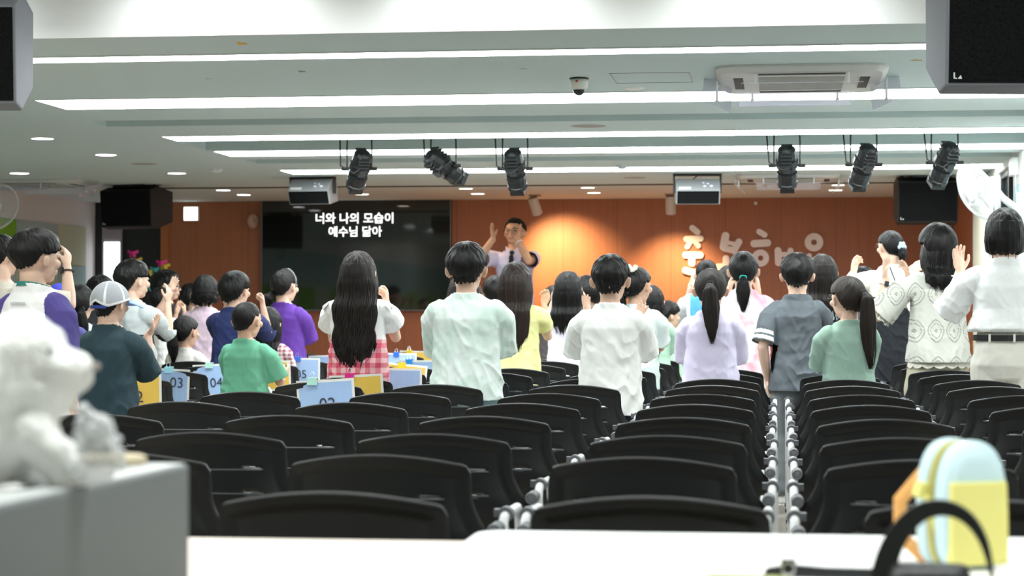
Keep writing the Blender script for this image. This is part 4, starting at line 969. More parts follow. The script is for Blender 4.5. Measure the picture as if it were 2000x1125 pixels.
def skirt_hair(name, parent, M, m, lv, seed=1, amp=.012, rag=.06, wave=0.0, nu=150, nv=70, part_gap=0.0):
    """lv rows (z, cy, rx, ry, A deg, thickness) from top to bottom, head units"""
    lv = np.array(lv, float); t = np.linspace(0, 1, nv)[:, None]
    a0 = np.linspace(-1, 1, nu // 2); aa = np.concatenate([a0, a0[::-1]])[None, :]; outer = np.concatenate([np.ones(nu // 2), np.zeros(nu // 2)])[None, :]
    zr = lv[0, 0]; zb = lv[-1, 0]
    end = zb + rag * (np.sin(aa * 9 + seed) * .4 + np.sin(aa * 23 + seed * 2) * .4 + np.sin(aa * 51) * .3) + rag * 1.1 * np.abs(aa) ** 2
    z = zr + (end - zr) * t
    g = lambda c: np.interp(-z.ravel(), -lv[:, 0], lv[:, c]).reshape(z.shape)
    cy, rx, ry, A, th = g(1), g(2), g(3), g(4), g(5)
    ang = np.radians(A) * aa
    r_in = 1 - th / np.maximum(rx, .05)
    edge = np.sqrt(np.clip(1 - np.abs(aa) ** 8, 0.02, 1)); f = np.where(outer > .5, 1.0, 1 - (1 - r_in) * edge)
    tip = 1 - .9 * sm(t * np.ones_like(aa), .93, 1.0); f = np.where(outer > .5, 1 - (1 - r_in) * (1 - tip) * .5, f + (1 - f) * (1 - tip) * .5)
    st = gn(aa * 2.4 * np.ones_like(t), t * 2 * np.ones_like(aa), seed) * amp * np.where(outer > .5, 1, .3) * sm(t, 0, .12)
    wv = wave * sm(t, .25, 1.0) * np.sin(t * 17 + 3 * np.sin(aa * 5 + seed))
    x = np.sin(ang) * (rx * f + st) + wv; y = -np.cos(ang) * (ry * f + st) + cy + wv * .5
    V = np.stack([x, y, z], -1)
    return grid_obj(name, V, nu // 2 * 2, nv, True, m, parent, M, uv=(np.broadcast_to(aa, z.shape), np.broadcast_to(t, z.shape)))
def locks(parent, M, m, paths, r=.012, name='hair_lock'):
    b = MB()
    for pts in paths:
        pts = [M @ Vector(p) for p in pts]; n = len(pts); s = M.to_scale().x
        b.tube(pts, [r * s * (.4 + .6 * math.sin(PI * min(.15 + .85 * i / (n - 1), 1)) + .02) for i in range(n)], 5, round_ends=False, flat=.5)
    o = b.obj(name, m, parent, smooth=True); o['kind'] = 'stuff'; return o
def tail_hair(parent, M, m, pts, rad, seed=1, name='ponytail', nu=64, flat=.75, amp=.10, nv=60):
    P = np.array(pts, float); R = np.array(rad, float); tt = np.linspace(0, 1, len(P)); t = np.linspace(0, 1, nv)
    C = np.stack([np.interp(t, tt, P[:, i]) for i in range(3)], -1)
    for _ in range(3): C[1:-1] = (C[:-2] + 2 * C[1:-1] + C[2:]) / 4
    r = np.interp(t, tt, R); T_ = np.gradient(C, axis=0); T_ /= np.linalg.norm(T_, axis=1)[:, None]
    X = np.tile([1., 0, 0], (nv, 1)); X -= T_ * (X * T_).sum(1)[:, None]; X /= np.linalg.norm(X, axis=1)[:, None]; Y = np.cross(T_, X)
    a = np.linspace(0, 2 * PI, nu, endpoint=False)[None, :]; rr = r[:, None] * (1 + amp * gn(a * np.ones((nv, 1)), t[:, None] * 3 * np.ones_like(a), seed))
    rr = rr * (1 - .0 * t[:, None])
    V = C[:, None] + X[:, None] * (np.cos(a) * rr)[..., None] + Y[:, None] * (np.sin(a) * rr * flat)[..., None]
    V[..., 2] += (-np.abs(np.sin(a * 7 + seed)) * .10 * sm(t, .8, 1.0)[:, None])
    return grid_obj(name, V, nu, nv, True, m, parent, M, uv=(np.broadcast_to(np.abs(a / PI - 1), (nv, nu)), np.broadcast_to(t[:, None], (nv, nu))))

# --- hands -----------------------------------------------------------------
def hand(b, W, fdir, pdir, s, side, curl=.25, spread=.12, mi=0):
    """W wrist, fdir finger direction, pdir palm normal, s hand length, side +1: thumb towards +cross"""
    f = Vector(fdir).normalized(); p = Vector(pdir); p = (p - f * p.dot(f)).normalized(); t = f.cross(p) * side      # t: towards thumb
    R = Matrix((t, p, f)).transposed()
    L = lambda x, y, z: W + R @ Vector((x * s, y * s, z * s))
    b.ell(L(0, 0, .27), (.235 * s, .095 * s, .29 * s), R, 14, 10, mi); b.ell(L(.05, .01, .14), (.17 * s, .10 * s, .17 * s), R, 12, 8, mi)
    b.tube([L(0, 0, -.12), L(0, 0, .12)], [.135 * s, .14 * s], 10, mi, flat=.8)
    for i, (x, ln) in enumerate(((.165, .40), (.055, .46), (-.055, .43), (-.16, .34))):
        ang = 0; q = L(x, 0, .42); d = Vector((x * spread * 6, 0, 1)); pts = [q]; rr = [.062 * s]
        for k, (sg, rk) in enumerate(((.45, .056), (.31, .051), (.24, .044))):
            ang += curl * (.9 + .25 * i) * (1.0 if k else .8); dd = Vector((d.x * math.cos(ang), math.sin(ang), math.cos(ang)))
            q = q + R @ (dd * (sg * ln * s)); pts.append(q); rr.append(rk * s)
        b.tube(pts, rr, 8, mi)
    b.tube([L(.12, .03, .10), L(.25, .08, .25), L(.30, .13 + .1 * curl, .38), L(.29 - .1 * curl, .17 + .2 * curl, .50)], [.085 * s, .068 * s, .058 * s, .048 * s], 8, mi)
def ik(S, W, l1, l2, hint):
    d = W - S; L = d.length; mx = (l1 + l2) * .985
    if L > mx: W = S + d * (mx / L); d = W - S; L = mx
    a = (l1 * l1 - l2 * l2 + L * L) / (2 * L); h = math.sqrt(max(l1 * l1 - a * a, 0)); u = d / L
    n = Vector(hint) - u * Vector(hint).dot(u); n.normalize(); return S + u * a + n * h, W

# --- one person --------------------------------------------------------------
PEOPLE = []
def person(px, py, Y, label, hs=None, rot=0, hyaw=0, hpitch=0, build='child', sk='light', vox=.006, arms=('clap', 'clap'), hair=None, top=None, legs=None, floor=0.0, seated=False, lean=0, shw=.94, group='children standing among the chairs', glasses=False, extras=None, shoes=(.7, .7, .7)):
    P0 = at_y(px, py, Y); h = P0.z - floor
    adult = build != 'child'
    H = (2 * h - 1.06) if seated else h      # stature
    hs = (hs or (.140 * H if adult else .150 * H)) * (1.13 if not adult else 1.05)
    rt = math.radians
    body_top = h
    dz = H - h      # seated drop
    # --- joints in local frame (x right, y forwards, z up from floor)
    hc = Vector((0, .0, h - .5 * hs - .004)); neckp = Vector((0, -.02 * H, h - hs * 1.12))
    zs = h - hs * 1.0 - (.052 if adult else .040) * H; sx = (.118 if adult else .112) * H * shw
    HM = Matrix.Translation(neckp) @ Matrix.Rotation(rt(hyaw), 4, 'Z') @ Matrix.Rotation(rt(-hpitch), 4, 'X') @ Matrix.Translation(hc - neckp) @ Matrix.Diagonal((hs, hs, hs, 1))
    hip = .50 * H - dz; b = MB(); s3 = Matrix.Diagonal((hs, hs, hs)).to_3x3()
    fr = lambda z_: z_ * H - dz
    sh = .098 * H * shw
    b.loft([(0, 0, fr(.455), .06 * H, .05 * H), (0, -.005, fr(.48), .088 * H, .068 * H), (0, -.008, fr(.53), .094 * H, .074 * H), (0, 0, fr(.60), .080 * H, .060 * H), (0, 0, fr(.68), .088 * H * shw, .064 * H),
            (0, 0, zs - .05 * H, .100 * H * shw, .066 * H), (0, 0, zs - .004 * H, sh * .90, .054 * H), (0, -.004 * H, zs + .020 * H, .058 * H, .044 * H), (0, -.008 * H, zs + .038 * H, .042 * H, .040 * H)], 32, p=2.3)
    nr = (.040 if adult else .036) * H
    b.tube([(0, -.012 * H, zs), (0, -.010 * H, zs + .03 * H), HM @ Vector((0, -.10, -.30)), HM @ Vector((0, -.06, -.1))], [nr * 1.25, nr, nr * .97, nr], 14)
    def he(c, r, rot_=None):
        A = Matrix.Rotation(0, 3, 'X') if rot_ is None else rot_
        b.ell(HM @ Vector(c), r, HM.to_3x3() @ A, 18, 12)
    he(SKC, SK); he((0, .08, -.16), (.275, .32, .29)); he((0, .22, -.36), (.13, .15, .10)); he((0, .05, -.28), (.25, .26, .20)); he((0, .32, .05), (.24, .09, .06)); he((0, .36, -.25), (.11, .075, .07))
    for s in (-1, 1): he((s * .17, .30, -.10), (.11, .10, .09))
    b.tube([HM @ Vector((0, .385, .02)), HM @ Vector((0, .42, -.06)), HM @ Vector((0, .445, -.12))], [.024 * hs, .032 * hs, .046 * hs], 8)
    for s in (-1, 1):
        A = Matrix.Rotation(s * .35, 3, 'Z') @ Matrix.Rotation(s * .12, 3, 'Y'); b.ell(HM @ Vector((s * .375, -.03, -.06)), (.034, .085, .125), HM.to_3x3() @ A, 12, 10)
        b.ell(HM @ Vector((s * .415, -.07, -.05)), (.018, .072, .11), HM.to_3x3() @ A, 12, 8)
    # arms
    l1, l2 = .168 * H, .142 * H; hl = .098 * H; AR = []
    for i, (s, a) in enumerate(((-1, arms[0]), (1, arms[1]))):
        S = Vector((s * sx, -.005, zs - .016 * H))
        if isinstance(a, str): a = dict(p=a)
        k = a.get('p', 'clap')
        D = {'clap': dict(w=(s * .065, .17, .035), f=(-s * .15, .25, 1), n=(-s, .1, 0), hint=(s * .22, -.25, -1), curl=.12), 'wide': dict(w=(s * .10, .15, .02), f=(-s * .05, .2, 1), n=(-s, .3, 0), hint=(s * .25, -.25, -1), curl=.12),
             'fist': dict(w=(s * .09, .15, .05), f=(-s * .2, .2, 1), n=(-s * .6, -.6, 0), hint=(s * .3, -.25, -1), curl=.9), 'down': dict(w=(s * .03, .02, -.30), f=(0, .1, -1), n=(-s, 0, 0), hint=(s * .3, -1, 0), curl=.28, rel=1),
             'low': dict(w=(s * .045, .19, -.075), f=(-s * .3, .8, .5), n=(-s, .1, .3), hint=(s * .32, -.4, -1), curl=.2)}[k]
        D = {**D, **a}
        w = Vector(D['w']) * H; W = Vector((S.x + w.x if D.get('rel') else w.x, w.y, zs + w.z))
        E, W = ik(S, W, l1, l2, D['hint']); AR.append((S, E, W, D, s))
        ar = .90 if not adult else 1.0
        b.tube([S + Vector((-s * .012 * H, 0, -.014 * H)), (S + E) / 2, E], [.029 * H * ar, .029 * H * ar, .0235 * H * ar], 12); b.tube([E, E + (W - E) * .3, E + (W - E) * .75, W], [.0235 * H * ar, .0245 * H * ar, .0185 * H * ar, .0155 * H * ar], 12)
        hand(b, W, D['f'], D['n'], hl, D.get('th', s), D['curl'], D.get('spread', .12))
    # legs
    LG = []
    for s in (-1, 1):
        Hj = Vector((s * .050 * H, 0, fr(.50)))
        if seated: K = Vector((s * .07 * H, .26 * H, .515)); A_ = Vector((s * .07 * H, .27 * H, .515 - .235 * H))
        else: K = Vector((s * .055 * H, .012 * H, .275 * H)); A_ = Vector((s * .055 * H, -.012 * H, .045 * H))
        b.tube([Hj, (Hj + K) / 2, K, (K * .6 + A_ * .4), A_], [.052 * H, .044 * H, .032 * H, .031 * H, .020 * H], 12); b.tube([A_, A_ + Vector((0, .03 * H, -.022 * H)), A_ + Vector((s * .005, .10 * H, -.028 * H))], [.020 * H, .018 * H, .014 * H], 10)
        LG.append((Hj, K, A_, s))
    V, F, N = remesh(b, vox, 3)
    iM = np.array(HM.inverted()); Q = V[F].mean(1); q = Q @ iM[:3, :3].T + iM[:3, 3]
    mi = np.zeros(len(F), np.int32); ax = np.abs(q[:, 0])
    face = (q[:, 1] > .22)
    mi[face & (np.hypot(q[:, 0] / .105, (q[:, 2] + .255) / .035) < 1)] = 1
    mi[face & (np.hypot((ax - .155) / .068, (q[:, 2] + .005) / .026) < 1)] = 2
    mi[face & (np.hypot((ax - .155) / .085, (q[:, 2] - .085 + .2 * (ax - .155) ** 2 * 6) / .017) < 1)] = 2
    root = link('person', fast_mesh('body', V, F, mi), [M_skin[sk], M_lip, M_eye]); root.location = (P0.x, Y, floor); root.rotation_euler = (0, 0, rt(rot))
    tag(root, label, 'person', group)
    # ---------------- clothing
    tp = dict(col=(.8, .8, .8), sl=.62, hem=.40, wide=1.0, puff=1.0, fold=1.0, mats=None, mfn=None, sleeve_r=1.0, neck=0.0); tp.update(top or {})
    hemz = fr(tp['hem']) if not tp.get('hemabs') else tp['hemabs']
    wd = tp['wide']; c = MB()
    wz = lambda a: .012 + a * H
    rows = [(0, -.004, hemz - .05, .112 * H * wd, .094 * H * wd), (0, -.006, hemz + .02, .110 * H * wd, .092 * H * wd), (0, 0, fr(.60), .099 * H * wd + .004, .074 * H * (wd * .5 + .5)), (0, 0, fr(.68), .100 * H * shw + .010, .073 * H + .004),
            (0, 0, zs - .05 * H, .108 * H * shw + .008, .077 * H + .005), (0, 0, zs - .010 * H, .102 * H * shw + .006, .066 * H + .003), (0, -.004 * H, zs + .016 * H, .068 * H * shw + .006, .052 * H), (0, -.008 * H, zs + .036 * H, .052 * H, .048 * H), (0, -.008 * H, zs + .06 * H, .044 * H, .043 * H)]
    rows = sorted([r for r in rows if r[2] > hemz - .06 or r is rows[0]], key=lambda r: r[2])
    c.loft(rows, 40, p=2.5)
    cuts = []
    for S, E, W, D, s in AR:
        f = tp['sl']; ln = l1 + l2
        C = S + (E - S) * min(f, 1.0) if f <= 1 else E + (W - E) * (f - 1)
        dr = (E - S).normalized() if f <= 1 else (W - E).normalized(); sr = tp['sleeve_r']
        r0, r1 = .046 * H * (.6 + .4 * sr), .046 * H * sr
        pts = [S + Vector((-s * .024 * H, 0, -.012 * H)), S + (E - S) * .22]
        rr = [.046 * H, max(r0 * .92, .044 * H)]
        if f > 1: pts += [E]; rr += [r0 * .95]
        if tp.get('puffs'): pts += [S + (E - S) * .55, C - dr * .02]; rr += [r1 * 1.25, r1 * .95]
        pts += [C, C + dr * .035]; rr += [r1 if f <= 1 else r1 * .72, (r1 if f <= 1 else r1 * .72)]
        c.tube(pts, rr, 16); cuts.append((C, dr, r1 * 1.35))
    cv = tp.get('cv', max(vox, .0065)); V, F, N = remesh(c, cv, 4)
    fold = tp['fold']
    low = np.clip((zs - V[:, 2]) / (zs - hemz + .01), 0, 1)
    n1 = snoise(np.stack([V[:, 0] + .45 * np.abs(V[:, 0]) * 0 + .35 * V[:, 2], V[:, 1], V[:, 2] * .8 - .5 * np.abs(V[:, 0])], -1), 24, len(PEOPLE) + 3, 2); n2 = snoise(V * np.array([1.2, 1, .8]), 60, len(PEOPLE) + 50, 2)
    rid = (1 - np.abs(n1)) ** 2
    V += N * ((rid * .011 + n2 * .003) * fold * (.35 + .65 * low) - .0005)[:, None]
    zc = zs + (.034 + tp['neck']) * H
    keep = np.ones(len(V), bool); keep &= V[:, 2] > hemz; keep &= ~((V[:, 2] > zc + .25 * (-V[:, 1] - .02)) & (np.hypot(V[:, 0], V[:, 1] + .008 * H) < .09 * H))
    for C, dr, r in cuts:
        d = V - np.array(C); al = d @ np.array(dr); rad = np.linalg.norm(d - al[:, None] * np.array(dr), axis=1); keep &= ~((al > 0) & (al < .17) & (rad < r))
    F = F[keep[F].all(1)]; Q = V[F].mean(1)
    mats = tp['mats'] or [cloth('fabric', tp['col'])]
    mi = None
    if tp['mfn']: mi = tp['mfn'](Q, dict(H=H, zs=zs, sx=sx, AR=AR, hem=hemz, l1=l1)).astype(np.int32)
    shirt = link(tp.get('name', 't_shirt'), fast_mesh('shirt', V, F, mi), mats, root); so = shirt.modifiers.new('solid', 'SOLIDIFY'); so.thickness = .003; so.offset = -1
    if tp.get('collar'):
        b2 = MB(); rg = []
        for k in range(33):
            a = 2 * PI * k / 32; x, y = .051 * H * math.cos(a), .049 * H * math.sin(a) - .008 * H; z = zc + .25 * (-y - .02) - .006
            rg.append([(x * 1.03, y * 1.03, z - .008), (x * .97, y * .97, z + .010), (x * .90, y * .90, z + .009), (x * .94, y * .94, z - .008)])
        b2.rings(rg, cap=False); b2.obj('collar', cloth('rib', tp['collar']), root, smooth=False)
    lg = dict(col=(.03, .035, .05), kind='trousers', r=1.0); lg.update(legs or {})
    c = MB()
    c.loft([(0, -.006, fr(.455), .075 * H, .062 * H), (0, -.008, fr(.50), .101 * H, .080 * H), (0, -.006, fr(.56), .094 * H, .074 * H), (0, 0, fr(.605), .086 * H, .066 * H), (0, 0, fr(.61), .084 * H, .064 * H)], 32, p=2.3)
    if lg['kind'] == 'skirt': c.loft([(0, 0, fr(.22), .15 * H, .12 * H), (0, 0, fr(.40), .125 * H, .10 * H), (0, 0, fr(.52), .10 * H, .08 * H)], 32)
    else:
        for Hj, K, A_, s in LG:
            end = A_ + (K - A_) * (.05 if lg['kind'] == 'trousers' else .75)
            pts = [Hj, (Hj + K) / 2, K, end] if lg['kind'] == 'trousers' else [Hj, (Hj + K) / 2, end]
            c.tube(pts, [.060 * H, .054 * H * lg['r'], .043 * H * lg['r'], .040 * H * lg['r']][:len(pts)], 14)
    V, F, N = remesh(c, max(cv, .009), 3); V += N * (snoise(V, 40, 9)[:, None] * .003)
    V[:, 2] = np.maximum(V[:, 2], .012)
    zf = LG[0][2].z - .045 * H
    pants = link('skirt' if lg['kind'] == 'skirt' else 'trousers', fast_mesh('pants', V, F), cloth('fabric', lg['col']), root)
    for Hj, K, A_, s in LG:
        b2 = MB(); x, y = A_.x, A_.y; b2.loft([(x, y + .045 * H, zf + .001, .030 * H, .078 * H), (x, y + .045 * H, zf + .012, .032 * H, .080 * H), (x, y + .035 * H, zf + .03 * H, .029 * H, .062 * H), (x, y + .012 * H, zf + .045 * H, .026 * H, .036 * H)], 24, p=2.4)
        b2.obj('shoe', cloth('shoe', shoes), root, smooth=True)
    # ---------------- hair
    hd = dict(kind='short', col='black', seed=len(PEOPLE) + 11); hd.update(hair or {}); m = M_hair[hd['col']]; sd = hd['seed']; kd = hd['kind']
    T = hd.get('T', .085 if kd in ('short', 'bowl') else .06)
    if kd == 'short': cap_hair('hair', root, HM, m, T=T, front=hd.get('front', 22), side=hd.get('side', 0), back=hd.get('back', -50), seed=sd, taper=2, rough=1.3, puff=hd.get('puff', (1.0, 1.0)))
    elif kd == 'bowl': cap_hair('hair', root, HM, m, T=T + .02, front=12, side=-6, back=-50, seed=sd, taper=1, rough=1.1, puff=(1.02, 1.02))
    elif kd == 'buzz': cap_hair('hair', root, HM, m, T=.022, front=34, side=4, back=-48, seed=sd, taper=2, rough=.5, rag=2)
    else:
        cap_hair('hair', root, HM, m, T=T * .9, front=hd.get('front', 26), side=-4 if kd in ('long', 'bob') else 2, back=-46 if kd != 'tail' else hd.get('back', -47), seed=sd, taper=0, rough=1.0 if kd != 'tail' else .7, rag=3)
        if kd in ('long', 'bob'):
            L = hd.get('len', 1.2); wl = hd.get('w', 1.0); bk = -.066 * H / hs - .02
            if kd == 'bob': lv = [(.34, -.03, .28, .33, 112, .10), (.22, -.03, .385, .462, 112, .11), (.1, -.035, .412, .488, 112, .12), (.0, -.04, .425, .50, 112, .12), (-.20, -.05, .44 * wl, .48, 108, .14), (-.40, -.05, .41 * wl, .42, 104, .16), (-.40 - L, -.05, .36 * wl, .37, 100, .15)]
            else: lv = [(.34, -.03, .28, .33, 108, .10), (.22, -.03, .388, .462, 108, .11), (.1, -.035, .415, .490, 106, .12), (.0, -.045, .43, .50, 105, .12), (-.25, -.07, .445 * (1 + .35 * (wl - 1)), .46, 98, .15), (-.55, -.12, .42 * (1 + .75 * (wl - 1)), .36, 92, .16), (-.75, bk - .02, .42 * wl, .16, 88, .13), (-.95, bk - .02, .42 * wl, .13, 88, .11), (-.4 - L * .75, bk, .38 * wl, .12, 86, .10), (-.4 - L, bk, .28 * wl, .10, 84, .08)]
            skirt_hair('hair_length', root, HM, m, lv, seed=sd, wave=hd.get('wave', 0), rag=hd.get('rag', .07), amp=.016)
            rs = random.Random(sd); ps = []
            for k in range(hd.get('nl', 26)):
                a = rs.uniform(-1.1, 1.1) if kd == 'long' else rs.uniform(-1.5, 1.5); z1 = lv[-1][0] - rs.uniform(-.02, .12); n_ = 14; pts = []
                wv = hd.get('wave', 0) * rs.uniform(.6, 2.2) + .008; ph = rs.uniform(0, 6)
                for i in range(n_):
                    z = -.1 + (z1 + .1) * i / (n_ - 1); g = lambda cc: float(np.interp(-z, [-r[0] for r in lv], [r[cc] for r in lv]))
                    x = math.sin(a) * (g(2) + .006) + wv * (i / n_) * math.sin(i * 1.1 + ph); y = g(1) - math.cos(a) * (g(3) + .012) + wv * .4 * math.cos(i * 1.1 + ph) * (i / n_); pts.append((x, y, z))
                ps.append(pts)
            locks(root, HM, m, ps, hd.get('lr', .011))
        if kd == 'tail':
            tz = hd.get('tz', .05); tx = hd.get('tx', 0); L = hd.get('len', 1.1); ty = -.03 - .43 * math.sqrt(max(1 - ((tz - .06) / .42) ** 2 - (tx / .36) ** 2, .05)) - .05
            w2 = hd.get('tw', 1.0); dx = hd.get('dx', 0); bk = min(ty - .06, -.066 * H / hs - .10)
            tail_hair(root, HM, m, [(tx, ty + .06, tz), (tx, ty - .07, tz + .01), (tx + dx * .2, ty - .13, tz - .12), (tx + dx * .5, min(bk, ty - .10), tz - .42 * L), (tx + dx * .9, bk, tz - .75 * L), (tx + dx, bk, tz - L)],
                      [.05 * w2, .07 * w2, .13 * w2, .165 * w2, .12 * w2, .02 * w2], sd, flat=.7)
            b2 = MB(); torus(b2, .068 * w2, .024, 0, HM @ Matrix.Translation((tx, ty - .03, tz + .005)) @ Matrix.Rotation(PI / 2, 4, 'X'), 20, 8); b2.obj('hair_tie', cloth('tie', hd.get('tie', (.02, .02, .02))), root)
            rs = random.Random(sd); ps = []
            for k in range(14):
                ox = rs.uniform(-.09, .09) * w2; oy = rs.uniform(-.08, .02); e = rs.uniform(-.02, .10)
                ps.append([(tx, ty - .06, tz), (tx + ox, ty - .16 + oy * .3, tz - .15), (tx + dx * .5 + ox * 1.6, bk + oy, tz - .45 * L), (tx + dx * .9 + ox * 1.2, bk + oy, tz - .8 * L), (tx + dx + ox * .5, bk + oy, tz - L - e)])
            locks(root, HM, m, ps, .010)
    if glasses:
        b2 = MB()
        for s in (-1, 1):
            torus(b2, .11 * hs, .008 * hs, 0, HM @ Matrix.Translation((s * .155, .43, -.01)) @ Matrix.Rotation(PI / 2, 4, 'X') @ Matrix.Diagonal((1 / hs, 1 / hs, 1 / hs, 1)), 24, 6)
            b2.tube([HM @ Vector((s * .26, .42, .0)), HM @ Vector((s * .385, .25, .01)), HM @ Vector((s * .40, -.03, -.0))], .007 * hs, 6)
        b2.tube([HM @ Vector((-.05, .45, .01)), HM @ Vector((.05, .45, .01))], .007 * hs, 6); b2.obj('glasses', mat('glasses', (.04, .03, .03), .3), root)
    PEOPLE.append(root)
    ctx = dict(root=root, HM=HM, H=H, hs=hs, zs=zs, AR=AR, h=h, fr=fr, sx=sx, zc=zc)
    if extras: extras(ctx)
    return root
def watch(ctx, i, col, face=None, f=.86):
    S, E, W, D, s = ctx['AR'][i]; q = E + (W - E) * f; d = (W - E).normalized(); H = ctx['H']; b = MB(); torus(b, .021 * H, .0045, 0, Matrix.Translation(q) @ rot_to(d).to_4x4(), 24, 6)
    Mx = b
    for k, v in enumerate(b.v): pass
    b.obj('wrist_band', cloth('band', col), ctx['root'])
    if face is not None:
        n = Vector((0, -1, 0)); n = (n - d * n.dot(d)).normalized(); R = Matrix((n.cross(d), n, d)).transposed()
        MB().box(q + n * .024 * H, (.030, .010, .034), R=R).obj('watch_face', mat('watch_face', face, .1), ctx['root'], bevel=.004)

# ---------------------------------------------------------------- garments with their own patterns
def tie_dye(name, c1, c2, c3, sc):
    m = mat(name, c1, .85, bump=.06, bscale=400); t = NT(m); (x, y, z), v = t.xyz()
    n = t.n('TexNoise'); n.inputs['Scale'].default_value = sc; n.inputs['Detail'].default_value = 3; n.inputs['Distortion'].default_value = .8; t.l(v, n.inputs['Vector'])
    r = t.n('ValToRGB'); e = r.color_ramp.elements; e[0].position = .38; e[0].color = (*c1, 1); e[1].position = .68; e[1].color = (*c3, 1); k = e.new(.52); k.color = (*c2, 1); t.l(n.outputs['Fac'], r.inputs[0]); t.color(r.outputs[0]); return m
def gingham(name, c1, c2, c3, per):
    m = mat(name, c1, .8, bump=.2, bscale=400); t = NT(m); (x, y, z), v = t.xyz()
    u = t.math('LESS_THAN', t.math('FRACT', t.math('DIVIDE', t.math('ADD', x, 50.0), per)), .5); w_ = t.math('LESS_THAN', t.math('FRACT', t.math('DIVIDE', z, per)), .5)
    s = t.math('MULTIPLY', t.math('ADD', u, w_), .5); r = t.n('ValToRGB'); e = r.color_ramp.elements; e[0].color = (*c1, 1); e[1].color = (*c3, 1); k = e.new(.5); k.color = (*c2, 1); r.color_ramp.interpolation = 'LINEAR'; t.l(s, r.inputs[0]); t.color(r.outputs[0]); return m
def lace():
    m = mat('lace_knit', (.6, .6, .54), .85); t = NT(m); (x, y, z), v = t.xyz()
    px_, pz = .118, .235
    fx = t.math('SUBTRACT', t.math('FRACT', t.math('DIVIDE', t.math('ADD', x, 40.0), px_)), .5); fz = t.math('SUBTRACT', t.math('FRACT', t.math('DIVIDE', t.math('ADD', z, .02), pz)), .5)
    d = t.math('ADD', t.math('POWER', t.math('MULTIPLY', t.math('ABSOLUTE', fx), 2.3), 1.5), t.math('POWER', t.math('MULTIPLY', t.math('ABSOLUTE', fz), 3.2), 1.5))
    r1 = t.math('LESS_THAN', t.math('ABSOLUTE', t.math('SUBTRACT', d, .95)), .11); r2 = t.math('LESS_THAN', t.math('ABSOLUTE', t.math('SUBTRACT', d, .52)), .06); r3 = t.math('LESS_THAN', d, .08)
    dots = t.math('GREATER_THAN', t.math('SINE', t.math('MULTIPLY', t.math('ADD', t.math('MULTIPLY', x, 1.0), z), 420.0)), -.35)
    k = t.math('MULTIPLY', t.math('MAXIMUM', t.math('MAXIMUM', r1, r2), r3), dots)
    t.color(t.mix(t.math('MULTIPLY', k, .75), (.54, .54, .49), (.10, .10, .095)))
    bp = t.n('Bump'); bp.inputs['Strength'].default_value = .5; bp.inputs['Distance'].default_value = .006; t.l(t.math('SUBTRACT', 1.0, k), bp.inputs['Height']); t.l(bp.outputs['Normal'], t.b.inputs['Normal']); return m
WHT = (.86, .86, .84)
# ---- front children, measured from the photo
def mint_col(): return tie_dye('mint_tie_dye', (.62, .76, .70), (.74, .84, .79), (.84, .86, .87), 4.0)
person(912, 477, 10.9, 'boy with short black hair seen from behind in an oversized mint tie-dye shirt', hair=dict(kind='short', T=.10), arms=('low', 'low'), vox=.005, shw=1.06,
       top=dict(mats=[mint_col()], sl=1.0, hem=.46, wide=1.14, sleeve_r=1.35, fold=1.3), legs=dict(col=(.35, .55, .62)))
person(1192, 499, 10.85, 'boy in a long plain white shirt with both open palms beside his neck', hair=dict(kind='short', T=.075), vox=.0045, shw=.93, hyaw=-6,
       arms=(dict(p='wide', w=(-.086, .12, -.012), f=(-.25, .1, 1), n=(.9, -.5, 0), hint=(-.35, -.2, -1)), dict(p='wide', w=(.070, .12, -.028), f=(.75, .1, 1), n=(-.6, -.9, .4), hint=(.35, -.2, -1), curl=.18, spread=.2)),
       top=dict(col=(.90, .90, .88), sl=.92, hem=.43, wide=1.06, sleeve_r=1.12, fold=1.1))
def pinafore(Q, k):
    z = Q[:, 2]; x = np.abs(Q[:, 0]); mi = np.zeros(len(Q)); mi[z < k['zs'] - .135 * k['H']] = 1
    mi[(z > k['zs'] - .135 * k['H']) & (np.abs(x - .062 * k['H'] - (k['zs'] - z) * .10) < .010) & (Q[:, 1] < 0)] = 1; return mi
def frill(ctx):
    for S, E, W, D, s in ctx['AR']:
        b = MB(); rg = []
        for k in range(9):
            a = -1.3 + 2.6 * k / 8; q = S + Vector((s * .008, -math.sin(a) * .055, .012 + .028 * math.cos(a))); w_ = Vector((s * .040 * math.cos(a * .7), -.012 * math.sin(k * 2.6), .008 * math.cos(k * 3.1) - .034)); rg.append([q, q + w_, q + w_ + Vector((0, 0, .003)), q + Vector((0, 0, .003))])
        b.rings(rg); b.obj('shoulder_frill', cloth('frill', (.88, .86, .86)), ctx['root'])
person(700, 491, 11.85, 'girl with waist-length wavy dark hair in a red gingham pinafore and white blouse', hair=dict(kind='long', len=1.72, w=1.26, wave=.055, rag=.34, col='soft', nl=60, lr=.014, front=30), vox=.005, hs=.215,
       arms=(dict(p='fist', w=(-.082, .12, -.0)), dict(p='fist', w=(.085, .12, .01))), extras=frill, legs=dict(kind='skirt', col=(.75, .2, .25)),
       top=dict(name='pinafore', mats=[cloth('fabric', (.88, .87, .86)), gingham('red_gingham', (.86, .50, .52), (.76, .22, .27), (.66, .07, .13), .056)], cv=.0045, mfn=pinafore, sl=.5, puffs=1, hem=.34, wide=1.12, sleeve_r=1.0))
def stripes(Q, k):
    mi = np.zeros(len(Q))
    for S, E, W, D, s in k['AR']:
        d = np.array((E - S).normalized()); al = (Q - np.array(S)) @ d; rad = np.linalg.norm(Q - np.array(S) - al[:, None] * d, axis=1); m_ = (rad < .085) & (np.sign(Q[:, 0]) == s) & (np.abs(Q[:, 0]) > k['sx'] * .96)
        for a, b_ in ((.60, .69), (.74, .83)): mi[m_ & (al > a * k['l1']) & (al < b_ * k['l1'])] = 1
    return mi
